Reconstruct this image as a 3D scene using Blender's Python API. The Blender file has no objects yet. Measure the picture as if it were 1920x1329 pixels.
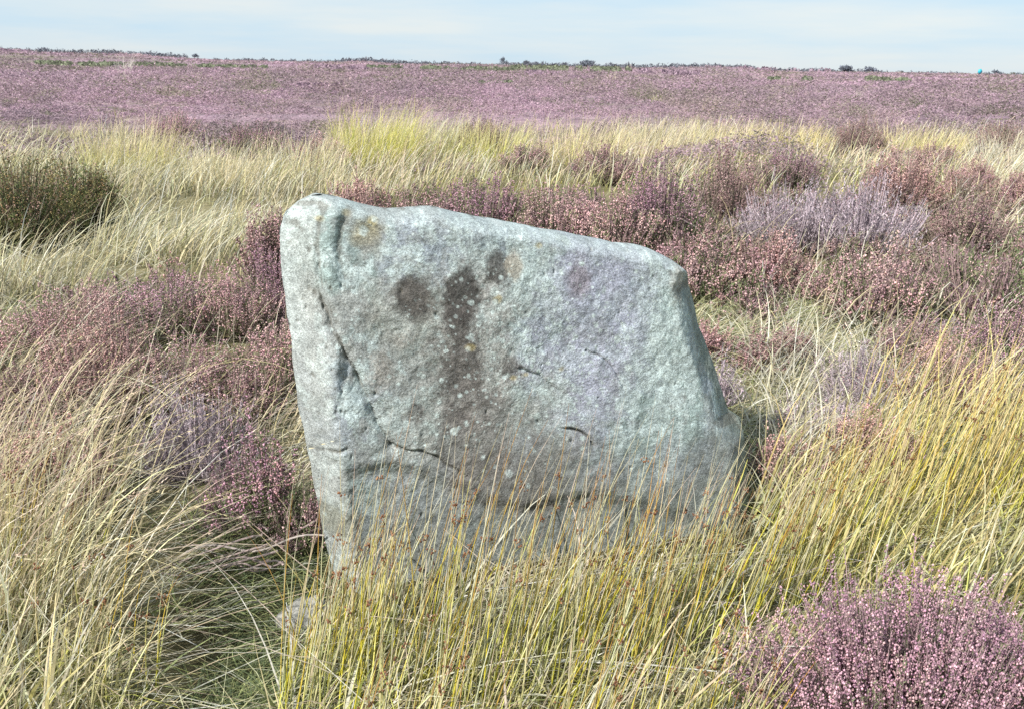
import bpy, math
import numpy as np
from mathutils import Matrix, Vector

R_ = math.radians
rng = np.random.default_rng(7)
scene = bpy.context.scene
col = scene.collection

# ------------------------------------------------------------------ camera
W0, H0, F0 = 1920.0, 1329.0, 1663.0
CAM_H, PITCH, ROLL = 1.25, 18.1, 1.0
cam_data = bpy.data.cameras.new("camera")
cam_data.sensor_width = 36.0
cam_data.lens = 36.0 * F0 / W0
cam_data.clip_start, cam_data.clip_end = 0.05, 20000
cam = bpy.data.objects.new("camera", cam_data)
col.objects.link(cam)
CAM_ROT = Matrix.Rotation(R_(90 - PITCH), 4, 'X') @ Matrix.Rotation(R_(ROLL), 4, 'Z')
cam.matrix_world = Matrix.Translation((0, 0, CAM_H)) @ CAM_ROT
scene.camera = cam
RC = np.array(CAM_ROT.to_3x3())

# ------------------------------------------------------------------ light
SUN_EL, SUN_AZ = 42.0, -136.0          # azimuth clockwise from +Y
world = bpy.data.worlds.new("World")
scene.world = world
world.use_nodes = True
wn, wl = world.node_tree.nodes, world.node_tree.links
for n in list(wn):
    wn.remove(n)
wo = wn.new('ShaderNodeOutputWorld')
bg = wn.new('ShaderNodeBackground')
bg.inputs['Strength'].default_value = 0.125
sky = wn.new('ShaderNodeTexSky')
sky.sky_type = 'NISHITA'
sky.sun_disc = False
sky.sun_elevation = R_(SUN_EL)
sky.sun_rotation = R_(SUN_AZ)
sky.air_density, sky.dust_density, sky.ozone_density = 1.0, 0.6, 2.0
tc = wn.new('ShaderNodeTexCoord')
mp = wn.new('ShaderNodeMapping')
mp.inputs['Scale'].default_value = (2.6, 2.6, 26.0)
mp.inputs['Location'].default_value = (0.35, 0.0, 0.2)
nz = wn.new('ShaderNodeTexNoise')
nz.inputs['Scale'].default_value = 1.3
nz.inputs['Detail'].default_value = 7.0
nz.inputs['Roughness'].default_value = 0.55
rmp = wn.new('ShaderNodeValToRGB')
rmp.color_ramp.elements[0].position = 0.36
rmp.color_ramp.elements[1].position = 0.68
rmp.color_ramp.elements[0].color = (1.62, 2.12, 2.52, 1)     # clear blue seen through the veil
rmp.color_ramp.elements[1].color = (2.14, 2.32, 2.40, 1)     # thin cream cloud
mixc = wn.new('ShaderNodeMix')
mixc.data_type = 'RGBA'
mixc.inputs['Factor'].default_value = 0.95                   # thin high veil of cloud over a clear sky
wl.new(tc.outputs['Generated'], mp.inputs['Vector'])
wl.new(mp.outputs['Vector'], nz.inputs['Vector'])
wl.new(nz.outputs['Fac'], rmp.inputs['Fac'])
wl.new(rmp.outputs['Color'], mixc.inputs['B'])
wl.new(sky.outputs['Color'], mixc.inputs['A'])
wl.new(mixc.outputs['Result'], bg.inputs['Color'])
wl.new(bg.outputs['Background'], wo.inputs['Surface'])

sun_dir = Vector((math.sin(R_(SUN_AZ)) * math.cos(R_(SUN_EL)),
                  math.cos(R_(SUN_AZ)) * math.cos(R_(SUN_EL)), math.sin(R_(SUN_EL))))
sd = bpy.data.lights.new("sun", 'SUN')
sd.energy, sd.angle, sd.color = 2.7, R_(0.8), (1.0, 0.95, 0.88)
sun = bpy.data.objects.new("sun", sd)
sun.rotation_euler = sun_dir.to_track_quat('Z', 'Y').to_euler()
sun.location = sun_dir * 50
col.objects.link(sun)

vs = scene.view_settings
vs.view_transform, vs.look, vs.gamma, vs.exposure = 'Standard', 'None', 1.0, 1.46
vs.use_curve_mapping = False
cy = scene.cycles
cy.max_bounces, cy.diffuse_bounces, cy.transmission_bounces = 6, 4, 4
cy.use_denoising = False

# ------------------------------------------------------------------ helpers
def tag(o, label=None, cat=None, group=None, kind=None):
    for k, v in (('label', label), ('category', cat), ('group', group), ('kind', kind)):
        if v:
            o[k] = v
    return o

def link(o, parent=None):
    col.objects.link(o)
    if parent is not None:
        o.parent = parent
    return o

def empty(name, loc, rz=0.0):
    o = bpy.data.objects.new(name, None)
    o.empty_display_size = 0.05
    o.location = loc
    o.rotation_euler = (0, 0, rz)
    return link(o)

class MB:
    """collects vertices, faces and colours into one mesh"""
    def __init__(s):
        s.v, s.f, s.c, s.n = [], [], [], 0
    def add(s, v, f, c):
        v = np.asarray(v, np.float32).reshape(-1, 3)
        c = np.broadcast_to(np.asarray(c, np.float32).reshape(-1, 3), v.shape)
        s.v.append(v); s.c.append(c)
        s.f.append(np.asarray(f, np.int64) + s.n)
        s.n += len(v)
    def mesh(s, name, m, smooth=False):
        me = bpy.data.meshes.new(name)
        v = np.concatenate(s.v); c = np.concatenate(s.c)
        loops = np.concatenate([f.ravel() for f in s.f]).astype(np.int32)
        tot = np.concatenate([np.full(len(f), f.shape[1]) for f in s.f]).astype(np.int32)
        st = np.concatenate([[0], np.cumsum(tot)[:-1]]).astype(np.int32)
        me.vertices.add(len(v)); me.vertices.foreach_set('co', v.ravel())
        me.loops.add(len(loops)); me.loops.foreach_set('vertex_index', loops)
        me.polygons.add(len(tot))
        me.polygons.foreach_set('loop_start', st)
        me.polygons.foreach_set('loop_total', tot)
        if smooth:
            me.polygons.foreach_set('use_smooth', np.ones(len(tot), bool))
        a = me.color_attributes.new('Col', 'FLOAT_COLOR', 'POINT')
        a.data.foreach_set('color', np.concatenate([c, np.ones((len(c), 1), np.float32)], 1).ravel())
        me.update(calc_edges=True)
        me.materials.append(m)
        return me
    def build(s, name, m, parent=None, smooth=False):
        return link(bpy.data.objects.new(name, s.mesh(name, m, smooth)), parent)

def hash3(i, j, k, seed):
    n = (i * 374761393 + j * 668265263 + k * 2147483647 + seed * 1274126177) & 0xFFFFFFFF
    n = ((n ^ (n >> 13)) * 1274126177) & 0xFFFFFFFF
    n = ((n ^ (n >> 16)) * 2246822519) & 0xFFFFFFFF
    return ((n ^ (n >> 15)) & 0xFFFFFF) / float(0xFFFFFF)

def vnoise(p, seed=0):
    p = np.asarray(p, float)
    i = np.floor(p).astype(np.int64); f = p - i
    f = f * f * f * (f * (f * 6 - 15) + 10)
    r = 0
    for a in (0, 1):
        for b in (0, 1):
            for c in (0, 1):
                w = (f[..., 0] if a else 1 - f[..., 0]) * (f[..., 1] if b else 1 - f[..., 1]) * (f[..., 2] if c else 1 - f[..., 2])
                r = r + w * hash3(i[..., 0] + a, i[..., 1] + b, i[..., 2] + c, seed)
    return r

def fbm(p, octv=4, seed=0, gain=0.5):
    p = np.asarray(p, float); r = 0; a = 1; t = 0
    for o in range(octv):
        r = r + a * (vnoise(p * 2.03 ** o + o * 17.3, seed + o) - 0.5); t += a; a *= gain
    return r / t * 2

def sstep(a, b, x):
    t = np.clip((x - a) / (b - a), 0, 1)
    return t * t * (3 - 2 * t)

def P3(x, y, s=1.0):
    return np.stack([np.asarray(x, float) * s, np.asarray(y, float) * s, np.zeros_like(np.asarray(x, float))], -1)

def terrain(x, y):
    x = np.asarray(x, float); y = np.asarray(y, float)
    d = np.hypot(x, y)
    z = 0.05 * fbm(P3(x, y, 0.6), 3, 11) * sstep(0.5, 3, d)
    z = z - 0.07 * np.exp(-(((x + 0.62) / 0.22) ** 2 + ((y - 1.75) / 0.32) ** 2))
    z = z + 0.16 * fbm(P3(x, y, 0.16), 3, 23) * sstep(6, 20, d)
    # low ridges that make the skyline
    z = z + 1.0 * fbm(P3(x, y, 0.017), 4, 31) * sstep(60, 180, d)
    b = np.degrees(np.arctan2(x, np.maximum(y, 1e-3)))
    z = z + 1.7 * sstep(-16.5, -24.5, b) * sstep(90, 300, d)
    z = z + 0.9 * np.exp(-((b - 12) / 3.0) ** 2) * sstep(110, 240, d) + 0.7 * np.exp(-((b + 9.5) / 1.5) ** 2) * sstep(110, 240, d)
    z = z - 6.0 * sstep(420, 1500, d)
    return z

def rays(px, py):
    px = np.asarray(px, float); py = np.asarray(py, float)
    l = np.stack([(px - W0 / 2) / F0, -(py - H0 / 2) / F0, -np.ones_like(px)], -1)
    return l @ RC.T

def ground_at(px, py, z=0.0):
    r = rays(px, py)
    t = (z - CAM_H) / np.minimum(r[..., 2], -1e-4)
    return r[..., 0] * t, r[..., 1] * t

def gp(px, py):
    x, y = ground_at(px, py)
    return float(x), float(y), float(terrain(x, y))

def inside(poly, x, y):
    poly = np.asarray(poly, float); r = np.zeros(len(x), bool)
    j = len(poly) - 1
    for i in range(len(poly)):
        xi, yi = poly[i]; xj, yj = poly[j]
        c = ((yi > y) != (yj > y)) & (x < (xj - xi) * (y - yi) / (yj - yi + 1e-12) + xi)
        r ^= c; j = i
    return r

AVOID = [(*ground_at(30., 455.), .62), (*ground_at(150., 425.), .36)]

HOLLOW = [(*ground_at(445., 1130.), .17), (*ground_at(430., 1290.), .12)]

def scatter(poly, n, k=1.0, clump=0.0, cs=2.0, seed=0):
    """n ground points in a ground patch (patch given by its corners as the lens sees them on the flat ground)"""
    poly = np.asarray(poly, float)
    lo, hi = poly.min(0), poly.max(0)
    out = []; got = 0
    dmax = None
    for _ in range(60):
        m = max(4000, 3 * n)
        u = rng.uniform(lo[0], hi[0], m); v = rng.uniform(lo[1], hi[1], m)
        ok = inside(poly, u, v)
        x, y = ground_at(u[ok], v[ok])
        d = np.hypot(x, y)
        if dmax is None:
            dmax = np.percentile(d, 97)
        a = np.minimum(d / dmax, 1) ** k
        if clump > 0:
            q = fbm(P3(x, y, cs), 2, 400 + seed)
            a = a * np.clip(0.5 + q * clump * 3, 0.02, 1)
        s = rng.random(len(x)) < a
        s &= ~in_stone(x, y)
        for (ax, ay, ar) in AVOID + ([] if seed == 3 else HOLLOW):                 # keep the dark shrubs free of grass
            s &= ((x - ax) / ar) ** 2 + ((y - ay + .15) / (ar * 1.1)) ** 2 > 1
        out.append(np.stack([x[s], y[s]], 1)); got += s.sum()
        if got >= n:
            break
    p = np.concatenate(out)[:n]
    return np.stack([p[:, 0], p[:, 1], terrain(p[:, 0], p[:, 1])], 1)

def pick(pal, n, jit=0.12):
    pal = np.asarray(pal, float)
    c = pal[rng.integers(0, len(pal), n)]
    return c * (1 + rng.normal(0, jit, (n, 1))).clip(0.5, 1.6)

def blades(mb, P, H, Wd, az, lean, droop, c0, c1, segs=4, tri=False, wob=0.06, kink=0.0):
    """grass blades: ribbons (or three sided stems) with lean, droop and a colour from foot to tip"""
    n = len(P)
    t = np.linspace(0, 1, segs + 1)[None, :]
    H = np.broadcast_to(H, (n,))[:, None]; Wd = np.broadcast_to(Wd, (n,))[:, None]
    az = np.broadcast_to(az, (n,))[:, None]; lean = np.broadcast_to(lean, (n,))[:, None]; droop = np.broadcast_to(droop, (n,))[:, None]
    hor = H * (lean * t + droop * t ** 2.6)
    zz = H * (t - 0.62 * np.minimum(droop, 1.4) * t ** 3.2) / np.sqrt(1 + 0.6 * lean ** 2)
    wx = wob * H * np.sin(t * 3 + rng.uniform(0, 6, (n, 1))) * t
    dx, dy = np.cos(az), np.sin(az)
    cx = P[:, 0:1] + dx * hor - dy * wx
    cyy = P[:, 1:2] + dy * hor + dx * wx
    cz = P[:, 2:3] - 0.01 + zz
    if kink:                                    # some blades are snapped and hang over
        kk = (rng.random((n, 1)) < kink) * np.clip(t - rng.uniform(.35, .75, (n, 1)), 0, 1) * H
        ka = az + rng.normal(0, .9, (n, 1))
        cx = cx + kk * np.cos(ka) * .8; cyy = cyy + kk * np.sin(ka) * .8; cz = cz - kk * rng.uniform(.9, 1.7, (n, 1))
    ctr = np.stack([cx, cyy, cz], -1)
    w = Wd * (1 - 0.88 * t ** 1.5) * 0.5
    cc = np.asarray(c0)[:, None, :] * (1 - t[..., None]) + np.asarray(c1)[:, None, :] * t[..., None]
    L = segs + 1
    if tri:
        a0 = rng.uniform(0, 6.28, (n, 1))
        vs_ = []
        for k in range(3):
            a = a0 + k * 2.0944
            vs_.append(ctr + np.stack([np.cos(a) * w, np.sin(a) * w, np.zeros_like(w)], -1))
        v = np.stack(vs_, 2)
        cc = np.repeat(cc[:, :, None, :], 3, 2)
        base = (np.arange(n) * L * 3)[:, None, None, None]
        k = np.arange(segs)[None, :, None, None] * 3
        q = np.array([[0, 1, 4, 3], [1, 2, 5, 4], [2, 0, 3, 5]])[None, None]
        mb.add(v, (base + k + q).reshape(-1, 4), cc.reshape(-1, 3))
    else:
        s = rng.uniform(0, 6.28, (n, 1)) + t * rng.normal(0, 0.7, (n, 1))
        sv = np.stack([np.cos(s) * w, np.sin(s) * w, np.zeros_like(w)], -1)
        v = np.stack([ctr - sv, ctr + sv], 2)
        cc = np.repeat(cc[:, :, None, :], 2, 2)
        base = (np.arange(n) * L * 2)[:, None, None]
        k = np.arange(segs)[None, :, None] * 2
        q = np.array([0, 1, 3, 2])[None, None]
        mb.add(v, (base + k + q).reshape(-1, 4), cc.reshape(-1, 3))
    return ctr

OCT_V = np.array([[1, 0, 0], [-1, 0, 0], [0, 1, 0], [0, -1, 0], [0, 0, 1], [0, 0, -1]], float)
OCT_F = np.array([[0, 2, 4], [2, 1, 4], [1, 3, 4], [3, 0, 4], [2, 0, 5], [1, 2, 5], [3, 1, 5], [0, 3, 5]])
TET_V = np.array([[1, 1, 1], [-1, -1, 1], [-1, 1, -1], [1, -1, -1]], float) * 0.75
TET_F = np.array([[0, 2, 1], [0, 3, 2], [0, 1, 3], [1, 2, 3]])

def beads(mb, P, r, c, octa=True, stretch=1.0):
    V, Fc = (OCT_V, OCT_F) if octa else (TET_V, TET_F)
    n = len(P)
    r = np.broadcast_to(r, (n,))
    a = rng.uniform(0, 6.28, n)
    ca, sa = np.cos(a), np.sin(a)
    x = V[None, :, 0] * ca[:, None] - V[None, :, 1] * sa[:, None]
    y = V[None, :, 0] * sa[:, None] + V[None, :, 1] * ca[:, None]
    z = np.broadcast_to(V[None, :, 2] * stretch, x.shape)
    v = P[:, None, :] + np.stack([x, y, z], -1) * r[:, None, None]
    f = Fc[None] + (np.arange(n) * len(V))[:, None, None]
    mb.add(v, f.reshape(-1, 3), np.repeat(c, len(V), 0))

def flakes(mb, P, D, ln, wd, c, side=None):
    """small pointed leaves: one triangle each, from P along D"""
    n = len(P)
    ln = np.broadcast_to(ln, (n,))[:, None]; wd = np.broadcast_to(wd, (n,))[:, None]
    if side is None:
        side = np.cross(D, rng.normal(0, 1, (n, 3)))
        side /= np.linalg.norm(side, axis=1, keepdims=True) + 1e-9
    v = np.stack([P - side * wd * 0.5, P + side * wd * 0.5, P + D * ln], 1)
    mb.add(v, np.arange(n * 3).reshape(-1, 3), np.repeat(c, 3, 0))

# ------------------------------------------------------------------ materials
def plant_mat(name, transl=0.35, rough=0.7, var=0.16):
    m = bpy.data.materials.new(name)
    m.use_nodes = True
    nt = m.node_tree; nd, lk = nt.nodes, nt.links
    for n in list(nd):
        nd.remove(n)
    out = nd.new('ShaderNodeOutputMaterial')
    at = nd.new('ShaderNodeAttribute'); at.attribute_name = 'Col'
    oi = nd.new('ShaderNodeObjectInfo')
    mr = nd.new('ShaderNodeMapRange')
    mr.inputs['To Min'].default_value, mr.inputs['To Max'].default_value = 1 - var, 1 + var
    lk.new(oi.outputs['Random'], mr.inputs['Value'])
    geo = nd.new('ShaderNodeTexCoord')
    nz = nd.new('ShaderNodeTexNoise'); nz.inputs['Scale'].default_value = 60; nz.inputs['Detail'].default_value = 2
    lk.new(geo.outputs['Object'], nz.inputs['Vector'])
    m2 = nd.new('ShaderNodeMapRange'); m2.inputs['From Min'].default_value = 0.3; m2.inputs['From Max'].default_value = 0.7
    m2.inputs['To Min'].default_value, m2.inputs['To Max'].default_value = 0.8, 1.2
    lk.new(nz.outputs['Fac'], m2.inputs['Value'])
    mu = nd.new('ShaderNodeMath'); mu.operation = 'MULTIPLY'
    lk.new(mr.outputs['Result'], mu.inputs[0]); lk.new(m2.outputs['Result'], mu.inputs[1])
    vm = nd.new('ShaderNodeVectorMath'); vm.operation = 'SCALE'
    lk.new(at.outputs['Color'], vm.inputs[0]); lk.new(mu.outputs[0], vm.inputs['Scale'])
    df = nd.new('ShaderNodeBsdfPrincipled'); df.inputs['Roughness'].default_value = rough
    df.inputs['Specular IOR Level'].default_value = 0.25
    tr = nd.new('ShaderNodeBsdfTranslucent')
    mx = nd.new('ShaderNodeMixShader'); mx.inputs['Fac'].default_value = transl
    lk.new(vm.outputs[0], df.inputs['Base Color']); lk.new(vm.outputs[0], tr.inputs['Color'])
    lk.new(df.outputs[0], mx.inputs[1]); lk.new(tr.outputs[0], mx.inputs[2])
    lk.new(mx.outputs[0], out.inputs['Surface'])
    return m

M_GRASS = plant_mat('grass_blades', 0.38, 0.6, 0.0)
M_RUSH = plant_mat('rush_stems', 0.2, 0.5, 0.08)
M_LEAF = plant_mat('heather_leaves', 0.3, 0.7)
M_BLOOM = plant_mat('heather_blossom', 0.3, 0.75)
M_WOOD = plant_mat('woody_stems', 0.0, 0.85)

def ground_mat():
    m = bpy.data.materials.new('moor_soil')
    m.use_nodes = True
    nt = m.node_tree; nd, lk = nt.nodes, nt.links
    bs = nd['Principled BSDF']; bs.inputs['Roughness'].default_value = 0.95
    bs.inputs['Specular IOR Level'].default_value = 0.1
    at = nd.new('ShaderNodeAttribute'); at.attribute_name = 'Col'
    tc = nd.new('ShaderNodeTexCoord')
    nz = nd.new('ShaderNodeTexNoise'); nz.inputs['Scale'].default_value = 3.0; nz.inputs['Detail'].default_value = 10; nz.inputs['Roughness'].default_value = 0.75
    lk.new(tc.outputs['Object'], nz.inputs['Vector'])
    mr = nd.new('ShaderNodeMapRange'); mr.inputs['From Min'].default_value = 0.3; mr.inputs['From Max'].default_value = 0.7
    mr.inputs['To Min'].default_value = 0.55; mr.inputs['To Max'].default_value = 1.4
    lk.new(nz.outputs['Fac'], mr.inputs['Value'])
    vm = nd.new('ShaderNodeVectorMath'); vm.operation = 'SCALE'
    lk.new(at.outputs['Color'], vm.inputs[0]); lk.new(mr.outputs['Result'], vm.inputs['Scale'])
    lk.new(vm.outputs[0], bs.inputs['Base Color'])
    bp = nd.new('ShaderNodeBump'); bp.inputs['Strength'].default_value = 0.8; bp.inputs['Distance'].default_value = 0.05
    lk.new(nz.outputs['Fac'], bp.inputs['Height']); lk.new(bp.outputs[0], bs.inputs['Normal'])
    return m

def stone_mat():
    m = bpy.data.materials.new('lichened_gritstone')
    m.use_nodes = True
    nt = m.node_tree; nd, lk = nt.nodes, nt.links
    bs = nd['Principled BSDF']; bs.inputs['Roughness'].default_value = 0.9
    bs.inputs['Specular IOR Level'].default_value = 0.2
    at = nd.new('ShaderNodeAttribute'); at.attribute_name = 'Col'
    tc = nd.new('ShaderNodeTexCoord')
    def noise(s, d=6, r=0.6):
        n = nd.new('ShaderNodeTexNoise'); n.inputs['Scale'].default_value = s; n.inputs['Detail'].default_value = d; n.inputs['Roughness'].default_value = r
        lk.new(tc.outputs['Object'], n.inputs['Vector']); return n
    def mrange(src, a, b, c, d):
        n = nd.new('ShaderNodeMapRange')
        for k, v in zip(('From Min', 'From Max', 'To Min', 'To Max'), (a, b, c, d)):
            n.inputs[k].default_value = v
        lk.new(src, n.inputs['Value']); return n.outputs['Result']
    grain = noise(220, 4, 0.7)
    fine = noise(55, 8, 0.7)
    k1 = mrange(grain.outputs['Fac'], 0.32, 0.68, 0.62, 1.38)
    k2 = mrange(fine.outputs['Fac'], 0.3, 0.7, 0.74, 1.26)
    mu = nd.new('ShaderNodeMath'); mu.operation = 'MULTIPLY'
    lk.new(k1, mu.inputs[0]); lk.new(k2, mu.inputs[1])
    vm = nd.new('ShaderNodeVectorMath'); vm.operation = 'SCALE'
    lk.new(at.outputs['Color'], vm.inputs[0]); lk.new(mu.outputs[0], vm.inputs['Scale'])
    # pale crusts of lichen: round spots of two sizes
    last = vm.outputs[0]
    for sc, th, colr, ns in ((120, 0.30, (0.42, 0.48, 0.45, 1), 9),):
        vo = nd.new('ShaderNodeTexVoronoi'); vo.inputs['Scale'].default_value = sc
        lk.new(tc.outputs['Object'], vo.inputs['Vector'])
        wob = noise(sc * 2.2, 3, 0.6)
        ad = nd.new('ShaderNodeMath'); ad.operation = 'MULTIPLY_ADD'
        ad.inputs[1].default_value = 0.28; lk.new(wob.outputs['Fac'], ad.inputs[0]); lk.new(vo.outputs['Distance'], ad.inputs[2])
        spot = mrange(ad.outputs[0], th + 0.10, th + 0.04, 0, 1)
        cl = noise(ns, 3, 0.5)
        msk = mrange(cl.outputs['Fac'], 0.44, 0.56, 0, 0.9)
        sel = nd.new('ShaderNodeSeparateColor'); lk.new(vo.outputs['Color'], sel.inputs[0])
        pickv = mrange(sel.outputs[0], 0.45, 0.55, 0, 1)
        a = nd.new('ShaderNodeMath'); a.operation = 'MULTIPLY'; lk.new(spot, a.inputs[0]); lk.new(msk, a.inputs[1])
        b = nd.new('ShaderNodeMath'); b.operation = 'MULTIPLY'; lk.new(a.outputs[0], b.inputs[0]); lk.new(pickv, b.inputs[1])
        at2 = nd.new('ShaderNodeAttribute'); at2.attribute_name = 'Spot'
        c = nd.new('ShaderNodeMath'); c.operation = 'MULTIPLY'; lk.new(b.outputs[0], c.inputs[0]); lk.new(at2.outputs['Fac'], c.inputs[1])
        mx = nd.new('ShaderNodeMix'); mx.data_type = 'RGBA'
        lk.new(c.outputs[0], mx.inputs['Factor']); lk.new(last, mx.inputs['A']); mx.inputs['B'].default_value = colr
        last = mx.outputs['Result']
    lk.new(last, bs.inputs['Base Color'])
    b1 = nd.new('ShaderNodeBump'); b1.inputs['Strength'].default_value = 0.7; b1.inputs['Distance'].default_value = 0.006
    lk.new(fine.outputs['Fac'], b1.inputs['Height'])
    b2 = nd.new('ShaderNodeBump'); b2.inputs['Strength'].default_value = 0.7; b2.inputs['Distance'].default_value = 0.003
    lk.new(grain.outputs['Fac'], b2.inputs['Height']); lk.new(b1.outputs[0], b2.inputs['Normal'])
    lk.new(b2.outputs[0], bs.inputs['Normal'])
    return m

# ------------------------------------------------------------------ the standing stone
SA = np.array(ground_at(650.0, 1090.0)); SB = np.array(ground_at(1385.0, 985.0))
S_U = (SB - SA) / np.linalg.norm(SB - SA)               # along the face
S_N = np.array([S_U[1], -S_U[0]])                       # out of the face, towards the viewer
TILT = R_(5)
EU = np.array([S_U[0], S_U[1], 0]); EN0 = np.array([S_N[0], S_N[1], 0])
EV = np.array([0, 0, 1]) * math.cos(TILT) - EN0 * math.sin(TILT)
EN = np.cross(EU, EV)
SO = np.array([SA[0], SA[1], 0.0])
SETBACK = 0.10                                          # outline plane lies this far behind the front foot

def in_stone(x, y):
    dx, dy = x - SA[0], y - SA[1]
    u = dx * S_U[0] + dy * S_U[1]; w = dx * S_N[0] + dy * S_N[1]
    return (u > -0.05) & (u < 1.12) & (w < 0.085) & (w > -0.46)

def to_uv(pts, w=0.0):
    pts = np.asarray(pts, float)
    r = rays(pts[:, 0], pts[:, 1])
    o = SO - EN0 * SETBACK + EN * w
    t = ((o - np.array([0, 0, CAM_H])) @ EN) / (r @ EN)
    p = np.array([0, 0, CAM_H]) + r * t[:, None] - o
    return np.stack([p @ EU, p @ EV], 1)

def polydist(u, v, pl):
    d = np.full(u.shape, 9.0); s = np.zeros(u.shape)
    for (a, b) in zip(pl[:-1], pl[1:]):
        e = b - a; L = e @ e
        t = np.clip(((u - a[0]) * e[0] + (v - a[1]) * e[1]) / L, 0, 1)
        x = u - a[0] - t * e[0]; y = v - a[1] - t * e[1]
        q = np.hypot(x, y)
        m = q < d
        d = np.where(m, q, d); s = np.where(m, np.sign(e[0] * y - e[1] * x), s)
    return d, s

def make_stone():
    out_px = [(590, 362), (625, 367), (660, 378), (700, 388), (732, 393), (765, 389), (808, 387), (850, 396), (890, 406), (950, 416),
              (1010, 428), (1080, 441), (1150, 455), (1205, 461), (1240, 478), (1266, 500), (1282, 530), (1293, 570), (1300, 608),
              (1318, 650), (1340, 715), (1354, 764), (1377, 772), (1385, 810), (1390, 870), (1393, 930), (1395, 1010), (1380, 1090),
              (1200, 1150), (1000, 1175), (800, 1185), (690, 1180), (640, 1120), (622, 1060), (606, 990), (596, 940), (583, 870), (569, 800), (555, 720), (547, 640),
              (536, 560), (527, 480), (525, 435), (533, 402), (558, 378)]
    OUT = to_uv(out_px)
    ctr = to_uv([(930, 740)])[0]
    rel = OUT - ctr
    ang = np.unwrap(np.arctan2(rel[:, 1], rel[:, 0])[::-1])     # counter-clockwise
    rad = np.hypot(rel[:, 0], rel[:, 1])[::-1]
    NT = 1100
    th = np.linspace(ang[0], ang[0] + 2 * math.pi, NT, endpoint=False)
    rr = np.interp(th, np.append(ang, ang[0] + 2 * math.pi), np.append(rad, rad[0]))
    for _ in range(5):
        rr = (np.roll(rr, 1) + rr * 2 + np.roll(rr, -1)) / 4
    rr = rr + 0.0030 * fbm(np.stack([np.cos(th) * 9, np.sin(th) * 9, th * 0], -1), 3, 5)
    NR = 250
    t = 1 - (1 - np.linspace(0, 1, NR)) ** 1.35
    t = np.concatenate([t[:-1], [1.0]])
    Tt, Th = np.meshgrid(t, th, indexing='ij')
    RRm = np.broadcast_to(rr[None], Tt.shape)
    U = ctr[0] + np.cos(Th) * RRm * Tt; V = ctr[1] + np.sin(Th) * RRm * Tt
    outl = np.stack([ctr[0] + np.cos(th) * rr, ctr[1] + np.sin(th) * rr], 1)[::6]
    outl = np.concatenate([outl, outl[:1]])
    d, _ = polydist(U, V, outl); d = np.where(Tt >= 1, 0, d)

    def curve(px, w=0.0):
        return to_uv(px, w)
    # --- front sheet
    D0 = 0.125
    uR0 = curve([(1282, 530), (1293, 570), (1300, 608), (1318, 650), (1340, 715), (1354, 764), (1385, 810), (1390, 870), (1393, 930), (1395, 1010)])
    o = np.argsort(uR0[:, 1]); dr = np.clip(np.interp(V, uR0[o, 1], uR0[o, 0]) - U, 0, 9)
    rnd = 0.040 - 0.022 * sstep(.12, .05, dr) * sstep(.80, .70, V)
    w = D0 * np.sqrt(np.clip(1 - (1 - np.clip(d / rnd, 0, 1)) ** 2, 0, 1))
    Lp = curve([(558, 378), (533, 402), (525, 435), (527, 480), (536, 560), (547, 640), (555, 720), (569, 800), (583, 870), (596, 940), (606, 990), (622, 1060), (640, 1120)])
    o = np.argsort(Lp[:, 1]); uL = np.interp(V, Lp[o, 1], Lp[o, 0])
    dl = np.clip(U - uL, 0, 9)
    slope = np.interp(V, [0, 0.3, 0.6, 0.9], [2.3, 1.8, 1.45, 1.35])
    wl_ = 0.004 + slope * dl
    def smin(a, b, k):
        h = np.clip(0.5 + 0.5 * (b - a) / k, 0, 1)
        return b * (1 - h) + a * h - k * h * (1 - h)
    w = smin(w, wl_, 0.028)
    Rp = curve([(1282, 530), (1293, 570), (1300, 608), (1318, 650), (1340, 715), (1354, 764), (1385, 810), (1390, 870), (1393, 930), (1395, 1010)])
    o = np.argsort(Rp[:, 1]); uR = np.interp(V, Rp[o, 1], Rp[o, 0])
    dr = np.clip(uR - U, 0, 9)
    srt = np.interp(V, [0, 0.25, 0.45, 0.75], [2.2, 2.2, 2.4, 3.0])
    w = smin(w, 0.030 + 1.0 * dr + 0.07 * sstep(0.68, 0.82, V), 0.012)
    # broad form: the crown leans back, the middle bulges, the foot is undercut
    top = sstep(0.62, 0.95, V)
    w = w - 0.016 * top * (w / D0)
    foot, sd_ = polydist(U, V, curve([(640, 835), (735, 828), (790, 842), (830, 858), (880, 885), (960, 905), (1080, 880), (1200, 905), (1330, 960)]))
    below = sstep(0.0, 0.05, -sd_ * foot)
    w = w - 0.018 * below * sstep(0.02, 0.1, d)
    P = np.stack([U, V, w], -1)
    w = w + 0.017 * fbm(P * 4.0, 3, 50) * sstep(0, 0.06, d)
    w = w + 0.0042 * fbm(P * 14, 5, 60, 0.62) * sstep(0, 0.02, d)
    rough = fbm(P * 48, 4, 70, 0.65)
    w = w + 0.0034 * rough * sstep(0, 0.01, d)
    # grooves and cracks
    def groove(px, depth, wid, step=0.0, sw=0.02):
        nonlocal w
        pl = curve(px, 0.06 if px[0][0] < 645 else 0.11)
        dd, ss = polydist(U + 0.005 * fbm(P * 22, 2, 81), V + 0.005 * fbm(P * 22, 2, 82), pl)
        tt = np.exp(-(dd / wid) ** 2)
        w = w - depth * tt * (0.75 + 0.5 * vnoise(P * 30, 9))
        if step:
            w = w - step * sstep(sw, 0, dd) * (ss < 0) * (1 - 0)
    groove([(612, 392), (600, 420), (596, 450), (601, 500), (606, 560), (618, 600)], 0.007, 0.009, 0.009, 0.07)
    groove([(606, 560), (620, 605), (634, 630), (652, 665), (672, 700)], 0.006, 0.009, 0.012, 0.06)
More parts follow.
